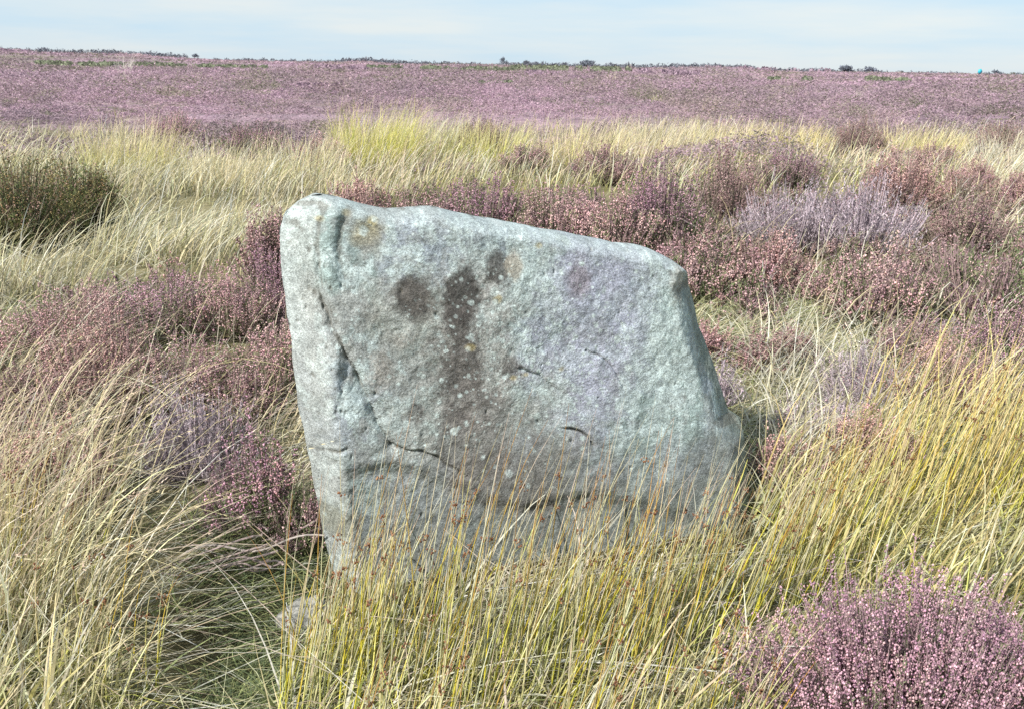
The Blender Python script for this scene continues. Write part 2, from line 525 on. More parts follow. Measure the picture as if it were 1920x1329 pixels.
    groove([(672, 700), (690, 740), (712, 790), (735, 828)], 0.006, 0.010, 0.007, 0.05)
    groove([(652, 398), (640, 430), (634, 470), (645, 520)], 0.008, 0.012)
    groove([(655, 660), (640, 720), (632, 780)], 0.006, 0.012)
    groove([(640, 700), (690, 745), (720, 760)], 0.005, 0.015)
    groove([(735, 828), (765, 840), (790, 842), (815, 850), (838, 866), (860, 880)], 0.007, 0.0035, 0.005, 0.04)
    groove([(1095, 655), (1125, 668), (1148, 690), (1163, 722)], 0.006, 0.003)
    groove([(975, 690), (1010, 700), (1028, 716), (1050, 730)], 0.005, 0.004, 0.003, 0.03)
    groove([(1060, 800), (1085, 806), (1100, 815), (1108, 830)], 0.007, 0.0035, 0.004, 0.03)
    groove([(585, 850), (610, 838), (632, 834), (645, 828)], 0.006, 0.005)
    # pits on the weathered end and scattered over the face
    pits = [(rng.uniform(540, 640), rng.uniform(420, 940)) for _ in range(70)] + [(rng.uniform(560, 1300), rng.uniform(400, 980)) for _ in range(45)]
    PU = to_uv(pits, 0.08)
    for (pu, pv) in PU:
        r = rng.uniform(0.0016, 0.0040)
        near = (np.abs(U - pu) < 4 * r) & (np.abs(V - pv) < 6 * r)
        if near.any():
            e = ((U[near] - pu) / r) ** 2 + ((V[near] - pv) / (r * 1.7)) ** 2
            w[near] -= rng.uniform(0.7, 1.3) * r * 1.5 * np.exp(-e)
    w = np.where(Tt >= 1, 0, w)

    # --- colour (stain and lichen patches, with some shade painted in)
    q = np.stack([U, V, w * 0], -1)
    n1, n2, n3 = fbm(q * 6, 4, 100), fbm(q * 15, 4, 110, 0.6), fbm(q * 45, 4, 120, 0.65)
    n4 = fbm(q * 75, 4, 125, 0.7)
    def L3(*c): return np.array(c)[None, None, :]
    grey, green, blue, pale = L3(.275, .285, .272), L3(.245, .305, .292), L3(.262, .29, .32), L3(.37, .425, .41)
    C = grey * np.ones(U.shape + (1,))
    def lay(c, m):
        nonlocal C
        m = np.clip(m, 0, 1)[..., None]
        C = C * (1 - m) + c * m
    def blob(px, rx, ry, rag=0.55, soft=0.35, sd=0):
        c = to_uv([px, (px[0] + rx, px[1]), (px[0], px[1] + ry)], 0.11)
        ru, rv = abs(c[1, 0] - c[0, 0]), abs(c[2, 1] - c[0, 1])
        e = np.sqrt(((U - c[0, 0]) / ru) ** 2 + ((V - c[0, 1]) / rv) ** 2)
        e = e + rag * fbm(q * 18 + sd, 4, 130 + sd, 0.65) + .30 * n4
        return sstep(1 + soft, 1 - soft, e)
    lay(green, .9 * sstep(-0.35, 0.2, n1 + 0.6 * n2))
    lay(blue, 0.8 * sstep(0.0, 0.4, fbm(q * 5 + 9, 3, 140) + 0.5 * n2))
    lay(L3(.30, .305, .365), 0.85 * blob((1100, 620), 110, 170, .6, .5, 1) * sstep(-0.3, 0.3, n2 + 0.2))
    lay(L3(.27, .30, .335), 0.5 * blob((840, 440), 150, 40, .6, .5, 2))
    crust = fbm(q * np.array([34, 22, 1]), 5, 160, .72) + .35 * fbm(q * np.array([9, 4, 1]) + 4, 3, 150)
    zone = .24 * blob((1240, 660), 55, 250, .5, .6, 41) + .12 * blob((1000, 540), 60, 120, .5, .6, 42) + .08 * blob((1080, 720), 90, 90, .5, .6, 43) + .05 * blob((760, 460), 180, 50, .5, .6, 44)
    lay(L3(.405, .465, .455), 0.8 * sstep(0.05, 0.12, crust + zone - .05))
    lay(L3(.215, .225, .215), 0.55 * sstep(0.10, 0.22, fbm(q * 26 + 8, 5, 165, .72) - zone))
    lay(L3(.29, .297, .355), 0.65 * blob((1110, 620), 90, 150, .8, .5, 51))
    lay(L3(.35, .40, .385), 0.45 * blob((1235, 640), 55, 190, .6, .5, 3) * sstep(-.4, .3, n2))
    lay(L3(.35, .40, .385), 0.4 * blob((1010, 520), 45, 90, .7, .5, 4) * sstep(-.4, .3, n3 + .2))
    lay(L3(.335, .345, .325), 0.65 * sstep(0.095, 0.055, dl) * sstep(-.5, .2, n2 + 0.3))
    lay(L3(.40, .44, .43), 0.5 * sstep(0.055, 0.01, d) * sstep(0.55, 0.62, V))
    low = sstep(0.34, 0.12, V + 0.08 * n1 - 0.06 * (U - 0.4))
    lay(L3(.15, .155, .145), 0.80 * low * sstep(0.03, 0.09, dl))  # dark grey lower face, with the contact shade painted in
    lay(L3(.25, .255, .23), 0.4 * blob((880, 800), 190, 120, .6, .5, 5))
    lay(L3(.27, .255, .235), 0.70 * blob((880, 690), 75, 170, .7, .5, 6) * sstep(-.5, .2, n2 + .15))
    dk = L3(.052, .046, .042)
    lay(dk * 1.25, 0.85 * blob((775, 556), 38, 42, .35, .35, 7) * (0.75 + 0.5 * n3))
    lay(L3(.25, .23, .20), 0.6 * blob((770, 590), 80, 75, .8, .5, 8))
    lay(dk * 1.25, 0.80 * blob((775, 556), 36, 40, .4, .4, 7))
    lay(dk, 0.88 * blob((865, 555), 34, 50, .4, .3, 9))
    lay(dk * 1.3, 0.80 * blob((855, 600), 28, 45, .5, .4, 10))
    lay(dk * 1.5, 0.85 * blob((932, 505), 25, 33, .35, .3, 11))
    lay(L3(.30, .27, .22), 0.8 * blob((962, 500), 15, 30, .5, .35, 12))
    lay(dk * 1.9, 0.8 * blob((862, 690), 42, 90, .8, .5, 13))
    lay(dk * 2.3, 0.7 * blob((885, 830), 70, 100, .8, .5, 31))
    lay(dk * 2.6, 0.55 * blob((1000, 900), 130, 70, .8, .5, 32))
    lay(dk * 1.7, 0.7 * blob((780, 775), 16, 20, .5, .45, 14))
    lay(dk * 1.9, 0.65 * blob((955, 690), 24, 20, .5, .5, 15))
    lay(L3(.19, .16, .18), 0.7 * blob((1084, 520), 22, 34, .6, .5, 16))
    lay(L3(.36, .31, .18), 0.7 * blob((688, 435), 28, 22, .8, .5, 17))
    lay(L3(.27, .26, .22), 0.6 * blob((690, 455), 26, 20, .8, .5, 18))
    lay(L3(.16, .155, .12), 0.75 * blob((640, 985), 34, 40, .7, .3, 19))
    lay(L3(.30, .27, .24), 0.6 * blob((710, 690), 22, 30, .9, .5, 20))
    lay(L3(.40, .36, .31), 0.5 * blob((1270, 540), 18, 40, .6, .4, 21))
    for (px, py) in ((1010, 460), (700, 415), (650, 400), (985, 700), (960, 705), (880, 650), (930, 560), (600, 412), (1050, 690)):
        lay(L3(.42, .33, .12), 0.45 * blob((px, py), 7, 6, 1.0, .5, px))
    # narrow end painted dark: green-grey lichen tone plus its shade
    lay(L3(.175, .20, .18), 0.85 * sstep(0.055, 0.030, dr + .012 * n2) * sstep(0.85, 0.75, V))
    # darker in the hollows
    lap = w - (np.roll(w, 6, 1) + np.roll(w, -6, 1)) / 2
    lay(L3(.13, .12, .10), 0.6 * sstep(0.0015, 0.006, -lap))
    # rosettes of pale lichen, every size from a lentil to a coin
    zones = [((1080, 640), 150, 160, 420), ((930, 600), 130, 150, 320), ((1240, 640), 40, 180, 260), ((900, 820), 200, 90, 150), ((780, 700), 180, 220, 200), ((900, 430), 260, 30, 90)]
    for (cc_, sx, sy, k) in zones:
        pu = to_uv(np.stack([rng.normal(cc_[0], sx * .6, k), rng.normal(cc_[1], sy * .6, k)], 1), 0.11)
        rs_ = np.exp(rng.normal(math.log(.0026), .5, k)).clip(.0012, .011)
        for (a_, b_), rr_ in zip(pu, rs_):
            m = (np.abs(U - a_) < 2 * rr_) & (np.abs(V - b_) < 2 * rr_)
            if m.any():
                e = np.hypot(U[m] - a_, (V[m] - b_) * rng.uniform(.8, 1.2)) / rr_ + .45 * n4[m] + .4 * n3[m]
                k_ = (sstep(1.15, .75, e) * rng.uniform(.35, .9))[..., None]
                C[m] = C[m] * (1 - k_) + np.array([.42, .475, .455]) * rng.uniform(.85, 1.15) * k_
    C = C * (1 + 0.30 * n3 + 0.12 * n2 + .22 * n4)[..., None].clip(.35, 1.6) * np.array([1.04, 1.075, 1.10])
    dark_ = sstep(.20, .30, C.mean(-1))
    spot = dark_ * np.clip(0.25 + 0.9 * sstep(-.1, .3, fbm(q * 4 + 2, 3, 170)) + 0.5 * sstep(.4, .8, U), 0, 1) * sstep(0.05, 0.10, dl)

    # --- back sheet, coarser relief
    wb = -0.20 * np.sqrt(np.clip(1 - (1 - np.clip(d / 0.13, 0, 1)) ** 2, 0, 1))
    wb = wb + (0.03 * fbm(P * 4 + 5, 3, 55) + 0.012 * fbm(P * 14, 3, 65)) * sstep(0, 0.06, d)
    n = NR * NT
    org = SO - EN0 * SETBACK
    front = org + U[..., None] * EU + V[..., None] * EV + w[..., None] * EN
    back = org + U[..., None] * EU + V[..., None] * EV + wb[..., None] * EN
    i, j = np.meshgrid(np.arange(NR - 1), np.arange(NT), indexing='ij')
    jn = (j + 1) % NT
    qf = np.stack([i * NT + j, (i + 1) * NT + j, (i + 1) * NT + jn, i * NT + jn], -1).reshape(-1, 4)
    bidx = np.arange(n).reshape(NR, NT).copy()
    bidx = bidx + n
    bidx[-1] = np.arange(n).reshape(NR, NT)[-1]                 # share the rim
    qb = np.stack([bidx[i, j], bidx[i, jn], bidx[i + 1, jn], bidx[i + 1, j]], -1).reshape(-1, 4)
    mb = MB()
    backC = np.clip(C * 0.9, 0, 1)
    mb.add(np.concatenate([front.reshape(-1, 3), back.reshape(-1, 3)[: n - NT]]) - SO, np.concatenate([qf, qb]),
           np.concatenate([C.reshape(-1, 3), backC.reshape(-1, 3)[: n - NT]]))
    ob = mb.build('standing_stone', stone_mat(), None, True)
    ob.location = SO
    at = ob.data.attributes.new('Spot', 'FLOAT', 'POINT')
    sp = np.concatenate([spot.ravel(), spot.ravel()[: n - NT]]).astype(np.float32)
    at.data.foreach_set('value', sp)
    tag(ob, 'large upright gritstone slab, grey and pale green with lichen and dark brown stains', 'standing stone')
    return ob

stone = make_stone()

def small_stone(name, label, px, py, size, seed):
    x, y, z = gp(px, py)
    nu, nv = 60, 40
    a, b = np.meshgrid(np.linspace(0, 2 * math.pi, nu, endpoint=False), np.linspace(0.02, math.pi - 0.02, nv))
    v = np.stack([np.cos(a) * np.sin(b), np.sin(a) * np.sin(b), np.cos(b)], -1)
    v = np.sign(v) * np.abs(v) ** 0.75
    v = v * (1 + 0.30 * fbm(v * 1.3 + seed, 3, seed) + 0.06 * fbm(v * 7, 3, seed + 3))[..., None] * np.array(size)
    c = np.array([.27, .27, .25]) * (1 + 0.3 * fbm(v * 40, 3, seed + 5)[..., None])
    i, j = np.meshgrid(np.arange(nv - 1), np.arange(nu), indexing='ij')
    f = np.stack([i * nu + j, (i + 1) * nu + j, (i + 1) * nu + (j + 1) % nu, i * nu + (j + 1) % nu], -1).reshape(-1, 4)
    mb = MB(); mb.add(v, f, c.reshape(-1, 3))
    mb.add(v[0].reshape(-1, 3), [np.arange(nu)[::-1][::-1]], c[0]); mb.add(v[-1].reshape(-1, 3), [np.arange(nu)], c[-1])
    o = mb.build(name, stone.data.materials[0], None, True)
    at = o.data.attributes.new('Spot', 'FLOAT', 'POINT')
    at.data.foreach_set('value', np.full(len(o.data.vertices), .3, np.float32))
    o.location = (x, y, z + size[2] * 0.35); o.rotation_euler = (0.15, -0.2, 0.6)
    return tag(o, label, 'stone')

small_stone('small_stone', 'small grey stone half sunk in grass at the foot of the slab', 572, 1128, (.060, .045, .050), 3)

# ------------------------------------------------------------------ ground
PURPLE = np.array([[.33, .18, .28], [.36, .20, .29], [.29, .17, .26], [.38, .22, .30]])
def moor_colour(x, y):
    """pink, mauve, brown and green patches of the far heather"""
    d = np.hypot(x, y)
    q = P3(x, y)
    s = 1.0 / np.maximum(d, 8)
    b = np.arctan2(x, np.maximum(y, .01))
    pol = np.stack([b * 9, np.log(np.maximum(d, 1)) * 7, b * 0], -1)
    a, c, e = fbm(pol, 3, 201), fbm(pol * 2.6 + 7, 3, 202), fbm(pol * np.array([1.2, 3.2, 1]) + 3, 3, 203)
    C = np.array([.455, .322, .385]) * np.ones(x.shape + (1,))
    def mix(cn, m):
        nonlocal C
        m = np.clip(m, 0, 1)[..., None]; C = C * (1 - m) + np.array(cn) * m
    mix([.51, .355, .435], sstep(0.0, .5, a))
    mix([.33, .25, .29], sstep(-.05, .4, c) * .9)
    band = fbm(np.stack([b * 5, np.log(np.maximum(d, 1)) * 15, b * 0], -1), 3, 207)
    mix([.31, .24, .25], sstep(-.05, .35, band) * .9)
    mix([.44, .35, .31], sstep(.2, .6, e) * .6)
    mix([.24, .24, .15], sstep(.2, .5, fbm(pol * np.array([1.6, 5, 1]) + 11, 3, 204)) * .75)
    return C

def make_ground():
    rs = np.concatenate([[0.0], np.geomspace(0.3, 4000, 220)])
    NA = 360
    an = np.linspace(0, 2 * math.pi, NA, endpoint=False)
    # finer angles ahead of the viewer
    an = an - 0.62 * np.sin(an)
    A, Rr = np.meshgrid(an, rs)
    x = np.sin(A) * Rr; y = np.cos(A) * Rr
    z = terrain(x, y)
    d = Rr
    near = np.array([.19, .17, .095]) * np.ones(x.shape + (1,))
    far = moor_colour(x, y)
    m = sstep(12, 22, d)[..., None]
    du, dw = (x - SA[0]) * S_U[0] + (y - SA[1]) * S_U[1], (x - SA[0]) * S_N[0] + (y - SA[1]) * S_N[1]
    foot_dist = np.maximum(np.maximum(-du - .05, du - 1.12), np.maximum(dw - .05, -.46 - dw))
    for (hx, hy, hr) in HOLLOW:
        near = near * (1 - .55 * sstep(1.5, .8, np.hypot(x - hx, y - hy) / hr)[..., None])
    near = near * (1 - .6 * sstep(.22, .06, foot_dist)[..., None])          # contact shade painted into the soil round the slab foot
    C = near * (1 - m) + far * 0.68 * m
    i, j = np.meshgrid(np.arange(len(rs) - 1), np.arange(NA), indexing='ij')
    f = np.stack([i * NA + j, i * NA + (j + 1) % NA, (i + 1) * NA + (j + 1) % NA, (i + 1) * NA + j], -1).reshape(-1, 4)
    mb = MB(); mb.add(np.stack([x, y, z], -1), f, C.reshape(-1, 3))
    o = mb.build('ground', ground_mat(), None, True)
    tag(o, 'open moorland ground reaching to the horizon', 'ground', None, 'structure')
make_ground()

# ------------------------------------------------------------------ heather over the far moor
def make_moor():
    mb = MB()
    n = 520000
    u = rng.uniform(-500, 2420, n)
    # evenly over the foreshortened plain, from about 8 m outwards
    v = rng.uniform(124.5, 330, n)
    v = v + (u - 960) * math.tan(R_(ROLL))
    x, y = ground_at(u, v)
    d = np.hypot(x, y)
    # nothing of it in the grass belt
    keep = rng.random(n) < np.where(d < 21, sstep(15, 21, d) * 0.7 + .3 * sstep(8, 10, d) * (v < 345) + .75 * inside([(270, 262), (620, 255), (600, 318), (420, 330), (290, 318)], u, v), 1.0)
    keep &= d < 900
    keep &= rng.random(n) < np.clip(.75 + 2.2 * fbm(P3(x, y, .35), 3, 79), .15, 1) + (d > 24)
    x, y, d = x[keep], y[keep], d[keep]; n = len(x)
    z = terrain(x, y)
    C = moor_colour(x, y)
    lump = fbm(P3(x, y, 1.3), 3, 77) * np.clip(1.2 - d / 120, .25, 1)
    bunch = fbm(P3(x, y, 0.35), 2, 78)
    lift = (0.24 * lump + 0.16 * bunch + .12) * np.clip(d / 14, .6, 2.2)
    bb_ = np.arctan2(x, np.maximum(y, .01))
    old = sstep(.05, .4, fbm(np.stack([bb_ * 14, np.log(d) * 22, bb_ * 0], -1), 4, 209))      # stands of old, dark heather
    lift = lift * (1 + .5 * old)
    size = np.clip(d * 0.00125, 0.022, 0.4) * rng.uniform(0.6, 1.5, n)
    for k in range(3):
        a = rng.uniform(0, 6.28, n)
        p = np.stack([x + rng.normal(0, .8, n) * size, y + rng.normal(0, .8, n) * size, z + np.maximum(lift, 0) * rng.uniform(.55, 1.05, n) - .02], -1)
        D = np.stack([rng.normal(0, .9, n), rng.normal(0, .6, n), np.full(n, .6)], -1)
        side = np.stack([np.cos(a), np.sin(a), rng.normal(0, .3, n)], -1)
        dark = (rng.random(n) < .05 + .4 * old)[:, None]
        ct = np.where(dark, C * np.array([.52, .60, .48]), C * rng.uniform(.94, 1.07, (n, 1)))
        flakes(mb, p, D, size * rng.uniform(.7, 1.5, n), size * rng.uniform(.7, 1.3, n), ct, side)
    o = mb.build('heather_moor', M_BLOOM)
    tag(o, 'purple heather covering the flat moor out to the skyline', 'heather', None, 'stuff')
make_moor()

# dark lines of bilberry and heather edge far out on the moor
def make_far_bands():
    mb = MB()
    bands = [((70, 131), (330, 130), 5, 1), ((330, 131), (500, 132), 4, 1), ((0, 112), (60, 114), 3, 0), ((590, 134), (690, 139), 5, 0),
             ((690, 134), (750, 134), 4, 1), ((790, 135), (960, 138), 4, 1), ((960, 136), (1180, 141), 5, 1), ((1200, 143), (1310, 146), 6, 0),
             ((1380, 133), (1560, 136), 4, 0), ((1440, 163), (1520, 164), 4, 1), ((1620, 164), (1700, 162), 5, 1), ((900, 191), (960, 192), 4, 1), ((560, 195), (640, 193), 4, 0),
             ((980, 150), (1050, 152), 4, 0), ((1060, 162), (1110, 164), 4, 0)]
    for (a, b, th, g) in bands:
        L = abs(b[0] - a[0]); n = int(L * 7)
        t = rng.random(n)
        t = t[fbm(P3(t * L / 14, t * 0 + a[0], 1), 3, 91) > -.12 + .5 * (rng.random(n) - .5)]; n = len(t)
        u = a[0] + (b[0] - a[0]) * t; v = a[1] + (b[1] - a[1]) * t + rng.normal(0, 0.9, n) + 1.5
        hor = 121 + (u - 960) * math.tan(R_(ROLL))
        v = np.maximum(v, hor + 4)
        x, y = ground_at(u, v); d = np.hypot(x, y); z = terrain(x, y)
        H = 1.1 * th / F0 * d * rng.uniform(.4, 1.1, n)
        z = z + .25 * np.clip(d / 14, .6, 2.2)
        base = np.array([.15, .17, .11]) if g else np.array([.25, .18, .22])
        c = base * rng.uniform(.6, 1.6, (n, 1))
        sz = np.clip(d * .004, .05, 1.2) * rng.uniform(.5, 1.3, n)
        Pq = np.stack([x + rng.normal(0, 1, n) * sz * .3, y, z + H * rng.uniform(0, .6, n)], 1)
        D = np.stack([rng.normal(0, .6, n), rng.normal(0, .6, n), np.ones(n)], 1)
        flakes(mb, Pq, D, H * .7, sz * .9, c)
    o = mb.build('bilberry', M_LEAF)
    tag(o, 'dark green lines of low bilberry across the far heather', 'bilberry', None, 'stuff')
make_far_bands()

# ------------------------------------------------------------------ grass
STRAW = [[.70, .60, .38], [.76, .68, .46], [.62, .52, .30], [.74, .65, .50], [.66, .59, .34]]
GREYS = [[.64, .62, .52], [.72, .70, .62], [.56, .55, .44]]
GREEN = [[.38, .42, .17], [.46, .49, .21], [.32, .37, .17], [.52, .52, .25]]
YGRN = [[.60, .60, .15], [.68, .65, .17], [.52, .57, .18], [.60, .56, .14]]
DGRN = [[.13, .17, .09], [.17, .22, .11], [.20, .24, .13]]
PINK = [[.68, .52, .42], [.64, .48, .40], [.74, .60, .50]]
GOLD = [[.72, .57, .24], [.68, .54, .24], [.76, .64, .34], [.70, .60, .22]]
ORNG = [[.52, .24, .06], [.46, .22, .09]]

def field(mb, poly, n, h, w, pal0, pal1, az=0.0, azs=0.8, lean=(0.15, 0.5), droop=(0.0, 0.5), segs=4, k=1.0, clump=0.0, cs=2.0, seed=0, wob=.06, head=0):
    P = scatter(poly, int(n * .5), k, clump, cs, seed)
    n = len(P)
    d = np.hypot(P[:, 0], P[:, 1])
    H = rng.uniform(h[0], h[1], n) * (1 + 0.35 * fbm(P3(P[:, 0], P[:, 1], 1.7), 2, 300 + seed))
    Wd = np.maximum(rng.uniform(w[0], w[1], n) * 1.9 * rng.choice([.65, 1, 1.6], n, p=[.4, .4, .2]), d * 0.0010)
    # blades lean every way, with a steady wind from the left on top of it
    lm = (lean[0] + lean[1]) / 2
    ls = rng.uniform(*lean, n) * np.where(rng.random(n) < .12, 1.6, 1)
    gust = fbm(P3(P[:, 0], P[:, 1], 1.6), 2, 310 + seed)
    vx = math.cos(az) * lm * (.62 + .5 * gust) + rng.normal(0, .45, n) * ls * min(1.5, .5 + azs)
    vy = math.sin(az) * lm * .62 + rng.normal(0, .45, n) * ls * min(1.5, .5 + azs)
    A = np.arctan2(vy, vx); ln = np.hypot(vx, vy)
    tone = rng.choice([.55, .85, 1.1, 1.35], n, p=[.12, .25, .38, .25])[:, None]
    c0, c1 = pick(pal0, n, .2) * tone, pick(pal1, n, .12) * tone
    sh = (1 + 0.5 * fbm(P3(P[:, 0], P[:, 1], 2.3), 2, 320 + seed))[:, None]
    ctr = blades(mb, P, H, Wd, A, ln, rng.uniform(*droop, n), c0 * .62, (c1 * sh.clip(.75, 1.25)).clip(0, .86), segs, False, wob, kink=.14)  # browner blade feet, with the dark gaps between them painted in
    if head:                                   # feathery seed heads on part of the stems
        m = np.flatnonzero(rng.random(n) < head)
        for q in range(9):
            t = rng.random((len(m), 1)); p = ctr[m, -2] * (1 - t) + ctr[m, -1] * t
            D = ctr[m, -1] - ctr[m, -2]; D /= np.linalg.norm(D, axis=1, keepdims=True) + 1e-9
            flakes(mb, p, D + rng.normal(0, .35, D.shape), rng.uniform(.005, .011, len(m)), .0026, c1[m] * rng.uniform(.75, 1.15, (len(m), 1)))
    return ctr

def make_grass():
    # (1) low tangled sward everywhere near the stone
    mb = MB()
    sward = [(-500, 540), (2420, 540), (2700, 1900), (-800, 1900)]
    field(mb, sward, 26000, (.05, .16), (.002, .0035), DGRN + GREEN, GREEN + GREYS, 0.3, 1.6, (.3, 1.3), (.1, 1.0), 3, 1.3, .5, 3.0, 1)
    field(mb, sward, 16000, (.05, .17), (.0016, .003), GREYS + GREEN, GREYS + STRAW, 0.2, 1.8, (.5, 2.2), (.1, 1.2), 3, 1.3, .6, 2.2, 2)
    # dark fine turf of the hollow beside the stone
    field(mb, [(330, 980), (590, 960), (600, 1180), (540, 1420), (330, 1400), (380, 1150)], 7000, (.04, .10), (.0015, .0025), DGRN, DGRN + DGRN + GREEN, .2, 1.3, (.4, 1.3), (.3, 1.0), 3, 1, 0, 2, 3)
    # grey-green turf right of the stone
    field(mb, [(1260, 530), (1760, 530), (1780, 800), (1640, 1000), (1380, 1000)], 15000, (.07, .20), (.0028, .0045), GREEN + DGRN + GREYS, GREYS + STRAW + GREEN, 0.2, 1.6, (.3, 1.2), (.2, 1.2), 4, 1, .6, 2.5, 4)
    tag(mb.build('turf', M_GRASS), 'low tangled green and grey turf around the stone', 'grass', None, 'stuff')

    # (2) tall bleached grass on the left, swept to the right
    mb = MB()
    left = [(-700, 1000), (200, 960), (190, 1150), (260, 1500), (300, 1900), (-900, 1900)]
    field(mb, left, 3900, (.16, .42), (.0018, .0034), GREEN + STRAW + YGRN, STRAW + GREYS, 0.15, .6, (.05, .5), (.0, .35), 5, .8, .8, 1.8, 5)
    field(mb, left, 8500, (.07, .20), (.0018, .003), GREEN + DGRN + YGRN, STRAW + GREYS + GREEN + YGRN, 0.3, 1.4, (.1, .9), (.1, .9), 4, .8, .2, 3, 6)
    field(mb, [(-200, 900), (230, 900), (250, 1120), (160, 1250), (-200, 1250)], 1100, (.38, .62), (.0016, .0028), STRAW, PINK + STRAW, 0.1, .3, (.2, .65), (.1, .5), 6, .8, .2, 3, 7, head=.6)
    field(mb, [(-100, 1020), (230, 1020), (230, 1400), (0, 1400)], 300, (.25, .5), (.0014, .0024), STRAW, GREYS + PINK, 0.0, .9, (.5, 1.4), (.3, 1.0), 6, .8, .1, 3, 8)
    tag(mb.build('bleached_grass', M_GRASS), 'tall bleached grass swept to the right below the left heather', 'grass', None, 'stuff')

    # (3) front grass below the stone
    mb = MB()
    front = [(540, 1150), (700, 1120), (1000, 1110), (1300, 1040), (1480, 980), (1560, 1100), (1480, 1300), (1400, 1900), (380, 1900), (480, 1400)]
    field(mb, front, 6000, (.05, .16), (.0018, .0032), YGRN + GREEN + STRAW, STRAW + GREYS + YGRN, 0.15, .9, (.1, .7), (.05, .7), 4, .7, .2, 3, 9)
    field(mb, front, 1000, (.14, .30), (.0016, .0030), YGRN + STRAW, STRAW + YGRN + PINK, 0.15, .45, (.1, .5), (.0, .35), 5, .7, .2, 3, 10)
    field(mb, front, 420, (.20, .40), (.0022, .0032), GREYS, GREYS + PINK, -.1, 1.2, (.5, 1.7), (.2, 1.0), 6, .7, .2, 3, 11)
    # dry thatch under the stone
    field(mb, [(760, 1080), (1120, 1060), (1150, 1130), (800, 1150)], 1100, (.05, .12), (.0018, .003), STRAW + PINK, STRAW + GREYS, .3, 2.2, (.9, 2.5), (.3, 1.2), 4, .5, 0, 3, 12)
    tag(mb.build('meadow_grass', M_GRASS), 'yellow green grass mixed with dry straw in front of the stone', 'grass', None, 'stuff')

    # (4) golden grass at the right
    mb = MB()
    right = [(1400, 960), (1560, 860), (1700, 800), (2400, 700), (2600, 1250), (1950, 1200), (1600, 1140), (1480, 1150)]
    field(mb, right, 5600, (.16, .40), (.0018, .0034), YGRN + GOLD + GREEN, GOLD + STRAW + STRAW, 0.25, .4, (.08, .4), (.0, .35), 5, .8, .3, 3, 13)
    field(mb, right, 3500, (.10, .26), (.0018, .0032), GREEN + YGRN, STRAW + YGRN, 0.3, 1.0, (.1, .7), (.1, .8), 4, .8, .2, 3, 14)
    field(mb, [(1560, 860), (2300, 760), (2400, 1000), (1640, 1000)], 900, (.42, .62), (.0016, .0028), GOLD, GOLD + PINK, .35, .3, (.1, .45), (.0, .3), 6, .8, .3, 3, 15, head=.5)
    tag(mb.build('golden_grass', M_GRASS), 'golden grass standing right of the stone behind the purple heather bush', 'grass', None, 'stuff')

    # (5) thin wisps among the heather, both sides
    mb = MB()
    field(mb, [(1200, 420), (2300, 420), (2400, 800), (1380, 820)], 2000, (.22, .50), (.002, .0032), STRAW + GREYS, GREYS + STRAW, 0.5, .8, (.05, .6), (.1, .9), 6, 1, .5, 2, 16, head=.5)
    field(mb, [(1380, 620), (1700, 640), (1720, 900), (1420, 960)], 1500, (.15, .36), (.002, .003), GREYS, GREYS + STRAW, 0.6, .7, (.2, .9), (.2, 1.0), 5, 1, .4, 2.5, 17)
    field(mb, [(-300, 600), (540, 620), (560, 980), (300, 1000), (-400, 1000)], 3600, (.20, .46), (.002, .003), STRAW + GREYS, STRAW + PINK, 0.3, .5, (.2, .9), (.1, .7), 6, 1, .4, 2.5, 18)
    field(mb, [(560, 330), (1900, 330), (1900, 460), (560, 440)], 400, (.25, .45), (.003, .004), STRAW, GREYS, .3, .6, (.1, .5), (.1, .6), 5, 1, .4, 1, 19)
    field(mb, [(420, 800), (590, 800), (610, 1000), (480, 1010)], 900, (.10, .25), (.0018, .003), GREEN + STRAW, GREYS + STRAW, .4, 1.2, (.2, 1.0), (.2, 1.0), 4, 1, .2, 3, 20)
    tag(mb.build('wispy_grass', M_GRASS), 'thin pale grass wisps standing among the heather bushes', 'grass', None, 'stuff')

    # (6) belt of tall grass beyond the heather, left and right
    mb = MB()
    lb = [(-900, 290), (260, 290), (300, 322), (600, 322), (640, 300), (620, 420), (500, 500), (420, 560), (-900, 600)]
    field(mb, lb, 17000, (.18, .50), (.0028, .0048), GREEN + STRAW + GREYS, STRAW + STRAW + GREYS, 0.15, .6, (.1, .6), (.05, .6), 5, .5, .6, .8, 21)
    field(mb, [(-900, 430), (260, 430), (240, 540), (60, 600), (-900, 620)], 3500, (.12, .30), (.003, .004), GREYS, GREYS + STRAW, 0.1, 1.2, (.5, 1.6), (.3, 1.2), 5, 1, .2, 1.5, 22)
    rb = [(560, 268), (2800, 292), (2800, 420), (1750, 385), (1150, 380), (640, 395), (540, 360)]
    field(mb, rb, 27000, (.16, .50), (.0035, .006), YGRN + STRAW + GREEN, STRAW + PINK + PINK + GREYS, 0.2, .6, (.08, .5), (.0, .5), 5, .3, .3, .5, 23)
    bb = [(-900, 268), (240, 268), (280, 300), (620, 300), (660, 248), (980, 256), (2800, 262), (2800, 300), (-900, 300)]
    field(mb, bb, 9000, (.20, .48), (.005, .008), STRAW + YGRN, STRAW + PINK + GREYS, 0.2, .45, (.08, .4), (.0, .4), 4, 1.0, .9, .25, 24)
    field(mb, [(-900, 222), (2800, 232), (2800, 268), (640, 258), (-900, 268)], 2600, (.18, .42), (.006, .009), STRAW + YGRN, STRAW + PINK + GREYS, 0.2, .6, (.08, .5), (.0, .5), 4, 1.0, 1.4, .22, 26)
    field(mb, [(1750, 380), (2500, 380), (2600, 520), (1840, 480)], 2600, (.25, .45), (.003, .005), STRAW, STRAW + PINK + GREYS, 0.3, .6, (.1, .6), (.1, .7), 5, 1, .2, 1, 25)
